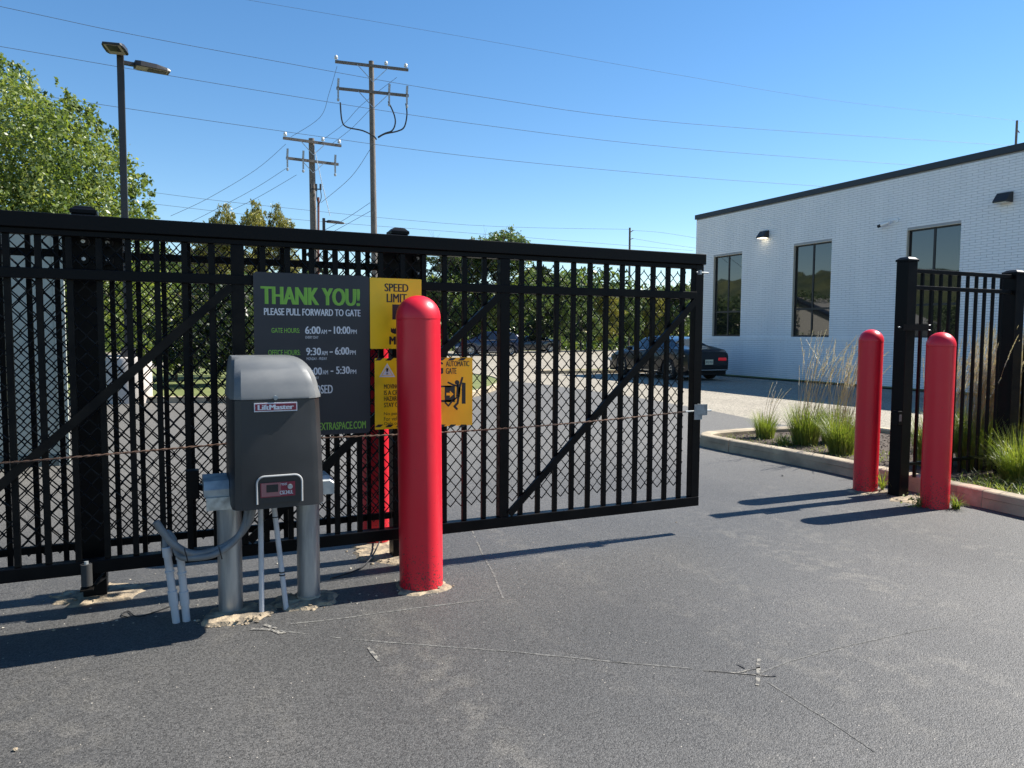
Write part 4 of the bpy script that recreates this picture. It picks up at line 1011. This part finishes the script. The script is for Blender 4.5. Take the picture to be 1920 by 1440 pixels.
# ------------------------------------------------------------------ lamp posts
LP = thing('lamp_post', 'tall black lamp post with two flat heads in front of the bright tree', 'lamp post', (-.72,17.3,0))
ltop = at(218,100,17.3)
b = MB(); b.lathe([(.43,0),(.43,.90),(.41,.93),(.1,.94)], (-.72,17.3,0), 36); b.build('concrete_base', mat('pale_lamp_base', (.50,.45,.40), .85, col2=(.42,.38,.33), nscale=3, ndetail=8, bump=.2, bscale=50), LP, smooth=True)
b = MB(); b.bbox(-.72-.13,-.72+.13,17.17,17.43,.94,1.12,.01); b.build('base_cover', M_LAMPB, LP)
MB().bbox(-.72-.065,-.72+.065,17.235,17.365,1.12,ltop.z,.01).build('pole', M_LAMPB, LP)
def head(t, c, dirv, L, W, th=.10, arm=.25):
    d = Vector(dirv).normalized(); s = Vector((-d.y,d.x,0)); z = Vector((0,0,1)); b = MB(); rings = []
    st = c+d*arm
    for q, wf, hf in ((0,.8,1),(.15,1,1),(.6,1,.9),(.9,.92,.55),(1,.8,.3)):
        p = st+d*(L*q); rings.append([p-s*W/2*wf, p+s*W/2*wf, p+s*W/2*wf*.9+z*th*hf, p-s*W/2*wf*.9+z*th*hf])
    b.loft(rings); h_ = b.build('lamp_head', M_LAMPB, t)
    b = MB(); b.bar(c+z*th*.4, st+z*th*.4, .08, .07, (0,0,1)); b.build('arm', M_LAMPB, t)
    b = MB(); p0, p1 = st+d*L*.04-z*.004, st+d*L*.93-z*.004; b.bar(p0, p1, W*.72, .006, (0,0,1)); b.build('underside', M_LAMPL, h_)
    b = MB(); b.bar(st+d*L*.38-z*.012, st+d*L*.9-z*.012, W*.5, .010, (0,0,1)); b.build('led_array', M_LAMPB, h_)
head(LP, Vector((-.72,17.3,ltop.z-.20)), (1,.18,0), .66, .34)
head(LP, Vector((-.72,17.3,ltop.z-.06)), (-.18,-1,0), .58, .40, arm=.12)
l2 = thing('lamp_post', 'distant black lamp post with one head between the two utility poles', 'lamp post', (at(607,640,42).x,42,0))
tz = at(607,409,42); MB().bbox(tz.x-.07,tz.x+.07,41.93,42.07,0,tz.z,.01).build('pole', M_LAMPB, l2)
head(l2, Vector((tz.x,42,tz.z-.22)), (1,.1,0), .95, .36, arm=.2, th=.12)

# ------------------------------------------------------------------ pale panel wall at left
ct = thing('panel_wall', 'tall pale grey-green metal panel wall standing behind the left end of the gate', 'wall', (0,0,0))
for k in range(5): MB().bbox(-1.10*(k+1)+.006, -1.10*k-.006-(.10 if k == 0 else 0), .02, .06, .12, 2.56, .006).build('panel', M_CONT, ct)
MB().bbox(-.105,0,0,.03,0,2.60,.004).build('end_post', M_CONT, ct)
MB().bbox(-5.5,-.106,-.004,.08,2.561,2.60,.004).build('top_rail', M_CONT, ct)
MB().bbox(-5.5,-.106,.0,.07,.0,.119,.004).build('bottom_rail', mat('dark_green_rail', (.10,.13,.12), .6), ct)
ct.location = (-.985,9.32,0); ct.rotation_euler = (0,0,math.radians(-3))

# ------------------------------------------------------------------ white brick building
BX = 18.75; BY1 = 23.62; BY0 = -8; BZ = 5.93
bd_ = thing('white_brick_building', 'single-storey white painted brick building with black coping and tall dark windows', 'building', (24,8,0))
WIN = [(21.03,22.55),(17.05,18.60),(12.90,14.46)]; WZ0, WZ1 = 1.43, 4.41
REC = .012
b = MB()
ys = [BY0]+[v for w_ in sorted(WIN) for v in w_]+[BY1]
xs = BX+REC
def vface(y0, y1, z0, z1): b.add([(xs,y0,z0),(xs,y1,z0),(xs,y1,z1),(xs,y0,z1)], [(0,3,2,1)])
for i in range(0, len(ys)-1, 2): vface(ys[i], ys[i+1], WZ0, WZ1)
vface(BY0,BY1,-.05,WZ0); vface(BY0,BY1,WZ1,BZ)
b.add([(xs,BY1,-.05),(34,BY1,-.05),(34,BY1,BZ),(xs,BY1,BZ)], [(0,3,2,1)]); b.add([(34,BY0,-.05),(34,BY1,-.05),(34,BY1,BZ),(34,BY0,BZ)], [(0,1,2,3)])
b.add([(xs,BY0,-.05),(34,BY0,-.05),(34,BY0,BZ),(xs,BY0,BZ)], [(0,1,2,3)])
for y0, y1 in WIN:
    d = .16
    b.add([(xs,y0,WZ0),(xs+d,y0,WZ0),(xs+d,y0,WZ1),(xs,y0,WZ1)], [(0,1,2,3)]); b.add([(xs,y1,WZ0),(xs+d,y1,WZ0),(xs+d,y1,WZ1),(xs,y1,WZ1)], [(0,3,2,1)])
    b.add([(xs,y0,WZ1),(xs,y1,WZ1),(xs+d,y1,WZ1),(xs+d,y0,WZ1)], [(0,1,2,3)]); b.add([(xs,y0,WZ0),(xs,y1,WZ0),(xs+d,y1,WZ0),(xs+d,y0,WZ0)], [(0,3,2,1)])
wall = b.build('wall', M_MORTAR, bd_)
b = MB(); b.box(BX+.2,33.8,BY0+.2,BY1-.2,5.7,5.80); b.build('roof', mat('roof_membrane', (.3,.3,.3), .8), bd_)
MB().bbox(BX-.05,34.1,BY0-.05,BY1+.05,BZ+.001,BZ+.175,.008).build('coping', M_COPING, bd_)
# bricks
CH_, BLN, J = .0677, .3048, .0085
bricks = []
row = 0; z = 0.0
def inwin(a, c, z0, z1):
    for y0, y1 in WIN:
        if z1 > WZ0+.002 and z0 < WZ1-.002 and c > y0 and a < y1: return (y0, y1)
    return None
nrow = int(BZ/CH_)
for row in range(nrow):
    z0 = row*CH_+J/2; z1 = (row+1)*CH_-J/2
    if 1.33 < (z0+z1)/2 < 1.43: continue         # the sill course
    y = 9.0-(BLN/2 if row % 2 else 0)
    while y < BY1:
        a, c = y+J/2, min(y+BLN-J/2, BY1-.003)
        segs = [(a, c)]
        for y0, y1 in WIN:
            if z1 > WZ0+.002 and z0 < WZ1+.02:
                ns_ = []
                for s0, s1 in segs:
                    if s1 <= y0 or s0 >= y1: ns_.append((s0,s1))
                    else:
                        if s0 < y0-.02: ns_.append((s0,y0))
                        if s1 > y1+.02: ns_.append((y1,s1))
                segs = ns_
        for s0, s1 in segs:
            if s1-s0 > .02: bricks.append((s0, s1, z0, z1))
        y += BLN
def brick_box(mb, a, c, z0, z1, x=BX, d=.0115):
    e = random.uniform(-.0012,.0012)
    mb.add([(x+e,a,z0),(x+e,c,z0),(x+e,c,z1),(x+e,a,z1),(x+d,a,z0),(x+d,c,z0),(x+d,c,z1),(x+d,a,z1)], [(0,3,2,1),(0,1,5,4),(1,2,6,5),(2,3,7,6),(3,0,4,7)])
full = [q for q in bricks if abs((q[1]-q[0])-(BLN-J)) < 1e-6]
full.sort(key=lambda q: (q[0]-11.4)**2*1.0+((q[2]-3.6))**2*1.0 if q[0] > 11.0 else 1e9)
single = set(full[:295]); bm_ = MB()
L_ = BLN-J; Hh = CH_-J
single_me = localmesh(MB().box(0,.0115,0,L_,0,Hh), 'brick', M_BRICK)
for q in bricks:
    if q in single: inst(single_me, 'brick', bd_, (BX+random.uniform(-.0012,.0012), q[0], q[2]))
    else: brick_box(bm_, *q)
tag(bm_.build('brickwork', M_BRICK, bd_), kind='stuff')
b = MB(); y = 9.0
while y < BY1-.06: b.box(BX-.012,BX+.0115,y+.004,y+.0637,1.335,1.428); y += .0677
tag(b.build('sill_course', M_BRICK, bd_), kind='stuff')
# corner returns seen edge-on
MB().box(BX,BX+.0115,8.98-.6,8.99,0,.01).build('corner_bead', M_MORTAR, bd_) if False else None
for i, (y0, y1) in enumerate(WIN):
    f = MB(); xf = BX+.075; fw = .055; xm = (y0+y1)/2; zt_ = 2.33
    f.box(xf,xf+.05,y0,y0+fw,WZ0,WZ1); f.box(xf,xf+.05,y1-fw,y1,WZ0,WZ1); f.box(xf,xf+.05,y0+fw,y1-fw,WZ1-fw,WZ1); f.box(xf,xf+.05,y0+fw,y1-fw,WZ0,WZ0+fw)
    f.box(xf+.002,xf+.048,xm-.03,xm+.03,WZ0+fw,WZ1-fw); f.box(xf+.004,xf+.046,y0+fw,xm-.03,zt_-.03,zt_+.03); f.box(xf+.004,xf+.046,xm+.03,y1-fw,zt_-.03,zt_+.03)
    fr = f.build('window', M_FRAME, bd_)
    for a, c in ((y0+fw,xm-.03),(xm+.03,y1-fw)):
        for z0, z1 in ((WZ0+fw,zt_-.03),(zt_+.03,WZ1-fw)):
            e = random.uniform(-.0015,.0015)
            p_ = MB(); p_.add([(xf+.02+e,a-.01,z0-.01),(xf+.02,c+.01,z0-.01),(xf+.02-e,c+.01,z1+.01),(xf+.02,a-.01,z1+.01)], [(0,3,2,1)]); p_.build('pane', M_GLASS, fr)
    s_ = MB(); s_.box(BX-.002,BX+.0745,y1-.020,y1+.004,WZ0,WZ1); s_.box(BX-.002,BX+.0745,y0,y1-.0205,WZ1-.018,WZ1+.004); s_.build('sealant_trim', M_TAN, fr)
# dark interior behind the glass
MB().box(BX+.17,BX+.18,8,BY1-.3,1,5).build('interior_liner', M_INK, bd_)
def wallpack(y, z, label, lit):
    t = thing('wall_light', label, 'wall light', (BX,y,z), 'wall lights on the white building')
    b = MB(); b.loft([[(BX-.001,y-.17,z-.10),(BX-.001,y-.17,z+.15),(BX-.10,y-.17,z+.14),(BX-.26,y-.17,z-.06),(BX-.26,y-.17,z-.10)],[(BX-.001,y+.17,z-.10),(BX-.001,y+.17,z+.15),(BX-.10,y+.17,z+.14),(BX-.26,y+.17,z-.06),(BX-.26,y+.17,z-.10)]])
    b.build('shade', M_LAMPB, t)
    m = mat('lit_lens' if lit else 'unlit_lens', (.8,.75,.65), .4)
    if lit:
        p = m.node_tree.nodes['Principled BSDF']; p.inputs['Emission Color'].default_value = (1,.86,.62,1); p.inputs['Emission Strength'].default_value = 1.5
    MB().box(BX-.24,BX-.04,y-.14,y+.14,z-.115,z-.101).build('lens', m, t)
    return t
wallpack(19.9,4.90,'lit wall light between the two left windows of the white building', True)
wallpack(11.78,4.84,'unlit dark wall light at the right edge above the fence', False)
t = thing('security_camera', 'small white security camera on the wall between wall lights', 'camera', (BX,15.1,4.65))
b = MB(); b.tube([(BX,14.8,4.72),(BX-.04,14.8,4.72)], .07, 16); b.tube(bez([(BX-.04,14.8,4.72),(BX-.10,14.9,4.72),(BX-.12,14.98,4.68)]), .02, 8); b.build('mount', M_BRICK, t, smooth=True)
b = MB(); b.tube([(BX-.12,14.95,4.68),(BX-.16,15.18,4.62)], .045, 12); b.build('body', M_BRICK, t, smooth=True)
b = MB(); b.tube([(BX-.161,15.185,4.619),(BX-.175,15.27,4.597)], .046, 12); b.build('lens', M_INK, t, smooth=True)

# ------------------------------------------------------------------ things out of frame that the windows mirror
hl = MB(); nx, ny = 14, 90
for i in range(nx+1):
    for j in range(ny+1):
        y = 20+j*2.2; q = i/nx; top = 9+8.5*min(1,max(0,(y-55)/70)); x = -85-q*30
        z = top*(math.sin(q*PI/2)**.6)+noise.noise(Vector((x*.3,y*.3,0)))*1.6+noise.noise(Vector((x*.9,y*.9,3)))*.9
        hl.v.append((x+noise.noise(Vector((y*.5,q*9,1)))*1.5, y, max(-.2,z)))
for i in range(nx):
    for j in range(ny): a = i*(ny+1)+j; hl.f.append((a, a+1, a+ny+2, a+ny+1))
tag(hl.build('wooded_hill', M_HILL), kind='structure')
t = thing('gabled_building', 'cream gabled storage building out of frame at left, mirrored in the windows', 'building', (-34,64,0))
b = MB(); pr = [(60,0),(74,0),(74,3.2),(68,6.2),(60,3.2)]
b.add([(-30,y,z) for y,z in pr]+[(-46,y,z) for y,z in pr], [(0,1,2,3,4),(9,8,7,6,5)]+[(i,5+i,5+(i+1)%5,(i+1)%5) for i in range(5)]); b.build('walls', mat('cream_siding', (.38,.36,.32), .7), t)
b = MB(); b.bar((-30,75,2.85),(-30,68,6.35),.25,1.2,(1,0,0)); b.bar((-30,59,2.97),(-30,68,6.35),.25,1.2,(1,0,0)); b.build('roof_edge', M_COPING, t)
t = thing('storage_building', 'long low cream storage building out of frame at left, mirrored in the windows', 'building', (-34,85,0))
MB().box(-40,-30,73,100,0,4.0).build('walls', mat('cream_block', (.62,.58,.5), .7), t); MB().box(-40.2,-29.8,72.8,100.2,4.0,4.3).build('roof', M_COPING, t)

# ------------------------------------------------------------------ cars
M_TYRE = mat('tyre_rubber', (.018,.018,.019), .8); M_RIM = mat('alloy_rim', (.45,.46,.48), .3, metal=.9); M_CGLASS = mat('car_glass', (.012,.014,.016), .03, spec=.8, coat=.5)
M_TRIM = mat('chrome_trim', (.55,.55,.56), .2, metal=1); M_UNDER = mat('dark_underbody', (.008,.008,.008), .8)
M_TAIL = mat('tail_lamp', (.45,.012,.02), .2, coat=.8); M_HEADL = mat('head_lamp', (.5,.52,.55), .15, coat=.8)
def emis(m, c, s):
    p = m.node_tree.nodes['Principled BSDF']; p.inputs['Emission Color'].default_value = (*c,1); p.inputs['Emission Strength'].default_value = s; return m
def car(label, paint, L, W, Hc, wb, wr, keys, glass, pos, ang, plate=None, tail=M_TAIL, group='cars on the lot', details=True, belt_glass=.0):
    """local: x forward, rear at 0. keys: rows (x, shoulder z, roof z, halfwidth, roof halfwidth)"""
    t = thing('car', label, 'car', (0,0,0), group)
    K = np.array(keys); N = 72; X = np.linspace(0, L, N)
    zs, zr, hw, rw = (np.interp(X, K[:,0], K[:,i]) for i in (1,2,3,4))
    def sm(a, k=2):
        for _ in range(k): a = np.convolve(np.pad(a, 1, mode='edge'), [.25,.5,.25], 'valid')
        return a
    zs, zr, hw, rw = sm(zs), sm(zr), sm(hw,3), sm(rw)
    xr = (L-wb)*.46; xf = xr+wb; Ra = wr*1.13
    zb = np.full(N, .20); zb = np.maximum(zb, np.interp(X, [0,.25,L-.3,L], [.32,.22,.22,.30]))
    za = zb.copy()
    for xc in (xr, xf):
        for i, x in enumerate(X):
            if abs(x-xc) < Ra: za[i] = max(za[i], wr+math.sqrt(Ra*Ra-(x-xc)**2)*.98-.02)
    body = MB(); gl = MB(); NP = 9
    def sec(i, s):
        w_, r_ = hw[i], rw[i]; h0, h1, h2 = za[i], zs[i], zr[i]; cab = h2-h1
        mid = max(h0+.02, h0+(h1-h0)*.5)
        return [(w_*.93,h0-.0),(w_*.985,h0+.03),(w_,mid),(w_*.99,h1-.09 if h1-.09>mid else (mid+h1)/2),(w_*.955,h1),
                (r_+ (w_*.93-r_)*(.08 if cab>.1 else .6), h1+cab*.86), (r_*.93, h1+cab*.965), (r_*.55, h2-.0 if cab<.1 else h2-.01), (0,h2)]
    idx = {}
    for s in (1,-1):
        grid = [[(X[i], s*y, z) for y, z in sec(i, s)] for i in range(N)]
        for i in range(N-1):
            for j in range(NP-1):
                q = [grid[i][j], grid[i+1][j], grid[i+1][j+1], grid[i][j+1]]
                if s > 0: q = q[::-1]
                xm = (X[i]+X[i+1])/2; cab = zr[i]-zs[i]; isg = False
                if j == 4 and cab > .12:
                    for a, c in glass['side']:
                        if a < xm < c: isg = True
                if j in (6,7):
                    for a, c in glass['top']:
                        if a < xm < c: isg = True
                (gl if isg else body).add(q, [(0,1,2,3)])
    for i in (0, N-1):
        ring_ = [(X[i], y, z) for y, z in sec(i, 1)]+[(X[i], -y, z) for y, z in reversed(sec(i, 1)[:-1])]
        body.add(ring_ if i == 0 else ring_[::-1], [tuple(range(len(ring_)))])
    def weld(mb):
        o = mb
        import bmesh
        bm = bmesh.new(); vs = [bm.verts.new(v) for v in o.v]
        for f in o.f:
            try: bm.faces.new([vs[k] for k in f])
            except Exception: pass
        bmesh.ops.remove_doubles(bm, verts=bm.verts, dist=.0008); bmesh.ops.recalc_face_normals(bm, faces=bm.faces)
        bm.verts.index_update(); o.v = [tuple(v.co) for v in bm.verts]; o.f = [tuple(v.index for v in f.verts) for f in bm.faces]; bm.free(); return o
    weld(body).build('body', paint, t, smooth=True, angle=38); weld(gl).build('windows', M_CGLASS, t, smooth=True, angle=30)
    MB().box(.12,L-.15,-W/2+.12,W/2-.12,.17,.50).build('underbody', M_UNDER, t)
    for xc in (xr, xf):
        for s in (1,-1):
            yo = s*(W/2-.03); yi = s*(W/2-.24)
            b = MB(); prof = [(wr*.62,0),(wr*.93,.0),(wr,.03),(wr,.18),(wr*.93,.21),(wr*.62,.21)]
            rg = []
            for rad, dd in prof: rg.append([(xc+rad*math.cos(2*PI*k/28), yo-s*dd, wr+rad*math.sin(2*PI*k/28)) for k in range(28)])
            b.loft(rg, cap=False); wh = b.build('wheel', M_TYRE, t, smooth=True)
            b = MB()
            for k in range(10):
                a = 2*PI*k/10; b.bar((xc+.05*math.cos(a), yo-s*.012, wr+.05*math.sin(a)), (xc+wr*.64*math.cos(a), yo-s*.02, wr+wr*.64*math.sin(a)), .035, .02, (0,1,0))
            rg = [[(xc+rad*math.cos(2*PI*k/28), yo-s*dd, wr+rad*math.sin(2*PI*k/28)) for k in range(28)] for rad, dd in ((wr*.60,.0),(wr*.66,-.004),(wr*.66,.05))]
            b.loft(rg, cap=False); b.tube([(xc,yo-s*.03,wr),(xc,yo-s*.006,wr)], .05, 12); b.build('rim', M_RIM, wh)
            b = MB(); b.tube([(xc,yo-s*.06,wr),(xc,yo-s*.07,wr)], wr*.63, 20); b.build('brake_disc', M_UNDER, wh)
    if details:
        zt_ = K[0,1]
        for s in (1,-1):
            b = MB(); b.bbox(-.02,.16,s*W*.30-.16 if s > 0 else -W*.30-.16,s*W*.30+.16 if s > 0 else -W*.30+.16,zt_-.20,zt_-.10,.02); b.build('tail_light', tail, t)
            b = MB(); b.bbox(L-.34,L-.05,min(s*W*.30,s*W*.46),max(s*W*.30,s*W*.46),K[-1,1]-.10,K[-1,1]+.01,.02); b.build('headlight', M_HEADL, t)
            xm = glass['mirror']; b = MB(); b.bbox(xm,xm+.12,min(s*W*.49,s*(W/2+.17)),max(s*W*.49,s*(W/2+.17)),np.interp(xm,K[:,0],K[:,1])+.0,np.interp(xm,K[:,0],K[:,1])+.14,.03); b.build('mirror', paint, t)
            b = MB()
            for xh in glass['handles']:
                zz_ = np.interp(xh,X,zs)-.10; yy_ = np.interp(xh,X,hw); b.bar((xh,s*(yy_+.008),zz_),(xh+.18,s*(yy_+.008),zz_),.025,.02,(0,1,0))
            b.build('door_handle', paint, t)
            b = MB(); pts = []
            for a, c in ((glass['side'][0][0], glass['side'][-1][1]),):
                for k in range(14):
                    xx = a+(c-a)*k/13; pts.append((xx, s*(np.interp(xx,X,hw)*.962), np.interp(xx,X,zs)+.005))
            b.tube(pts, .009, 5); b.build('window_trim', M_TRIM, t)
            b = MB(); b.bar((xr+wr+.12,s*(W/2-.005),.27),(xf-wr-.12,s*(W/2-.005),.27),.03,.02,(0,1,0)); b.build('sill_trim', M_TRIM, t)
        b = MB(); b.bbox(-.035,.10,-W*.40,W*.40,.36,.50,.02); b.build('rear_bumper', M_UNDER, t)
        b = MB(); b.bar((-.03,-W*.42,.345),(-.03,W*.42,.345),.025,.02,(0,0,1)); b.build('bumper_trim', M_TRIM, t)
        if plate:
            b = MB(); b.box(-.050,-.036,-.155,.155,.52,.68); pl = b.build('number_plate', mat('plate_face', (.62,.60,.45), .5), t)
            b = MB(); b.box(-.0502,-.0500,-.155,.155,.645,.68)
            text(plate, 0,0,0,0,0, mat('plate_ink', (.02,.03,.10), .5), pl, bold=.02, axes=lambda u, v: (-.052, .13-u*.26, .545+v*.085))
    t.location = (*pos, 0); t.rotation_euler = (0,0,ang); return t
M_NAVY = mat('near_black_car_paint', (.008,.009,.013), .28, metal=.2, coat=.45, spec=.4)
M_BLUE2 = mat('navy_suv_paint', (.014,.022,.055), .2, metal=.3, coat=1)
M_GREYC = mat('black_sedan_paint', (.014,.015,.017), .2, coat=1)
sedan = [(0,.84,.90,.78,.60),(.12,.96,1.00,.86,.62),(.35,1.01,1.03,.90,.60),(.7,1.01,1.10,.915,.58),(1.3,.99,1.33,.925,.56),(1.75,.97,1.425,.93,.57),(2.3,.95,1.445,.93,.58),(2.8,.93,1.40,.93,.57),(3.25,.91,1.20,.925,.58),(3.7,.89,.97,.915,.66),(4.3,.82,.87,.89,.66),(4.7,.72,.76,.82,.60),(4.86,.60,.63,.66,.50)]
TL = emis(mat('lit_tail_lamp', (.5,.01,.02), .2, coat=.6), (1,.02,.03), .08)
# the sedan parked by the building, rear towards the viewer
hd2 = math.radians(89.0)
sed_rear = (15.80, 19.15)
car('near-black sedan parked beside the white building, rear turned to the gate', M_NAVY, 4.86, 1.86, 1.445, 2.84, .345, sedan,
    {'side': [(1.0,1.32),(1.42,2.26),(2.34,3.18)], 'top': [(.78,1.62),(2.95,3.62)], 'mirror': 3.0, 'handles': (1.55,2.45)}, sed_rear, hd2, plate='MTJ 7521', tail=TL)
suvk = [(0,.98,1.05,.80,.62),(.1,1.08,1.25,.88,.64),(.35,1.10,1.50,.91,.64),(.8,1.08,1.63,.92,.64),(1.6,1.06,1.67,.93,.64),(2.4,1.04,1.65,.93,.63),(2.9,1.02,1.50,.93,.62),(3.4,1.01,1.12,.92,.70),(4.1,.95,1.0,.90,.70),(4.45,.80,.84,.82,.6),(4.6,.62,.66,.68,.5)]
p = at(960,665,47.2)
car('dark blue crossover driving left on the far lot, seen through the gate', M_BLUE2, 4.6, 1.86, 1.67, 2.7, .37, suvk,
    {'side': [(.45,.95),(1.03,1.85),(1.93,2.95)], 'top': [(.15,.55),(2.6,3.35)], 'mirror': 2.85, 'handles': (1.1,2.1)}, (p.x+.3,46.6), PI-.22)
p = at(1042,660,54)
car('low dark sedan with pale roof far off at the woodland edge', M_GREYC, 4.7, 1.82, 1.4, 2.8, .33, [(a*.967,b*.96,c*.96,d,e) for a,b,c,d,e in sedan],
    {'side': [(1.0,1.3),(1.4,2.2),(2.3,3.1)], 'top': [(.75,1.5),(2.9,3.5)], 'mirror': 2.9, 'handles': (1.5,2.4)}, (p.x+.6,55), PI-.12)

# street-side markers by the woodland
for px, lb in ((1100,'small white road-side marker under the woodland edge'),):
    p = at(px,655,61); t = thing('road_marker', lb, 'marker post', (p.x,61,0)); MB().bbox(p.x-.05,p.x+.05,60.95,61.05,0,.8,.01).build('post', M_INSUL, t)
print('objects', len(bpy.data.objects), 'tris', sum(len(o.data.polygons)*2 for o in bpy.data.objects if o.type == 'MESH'))
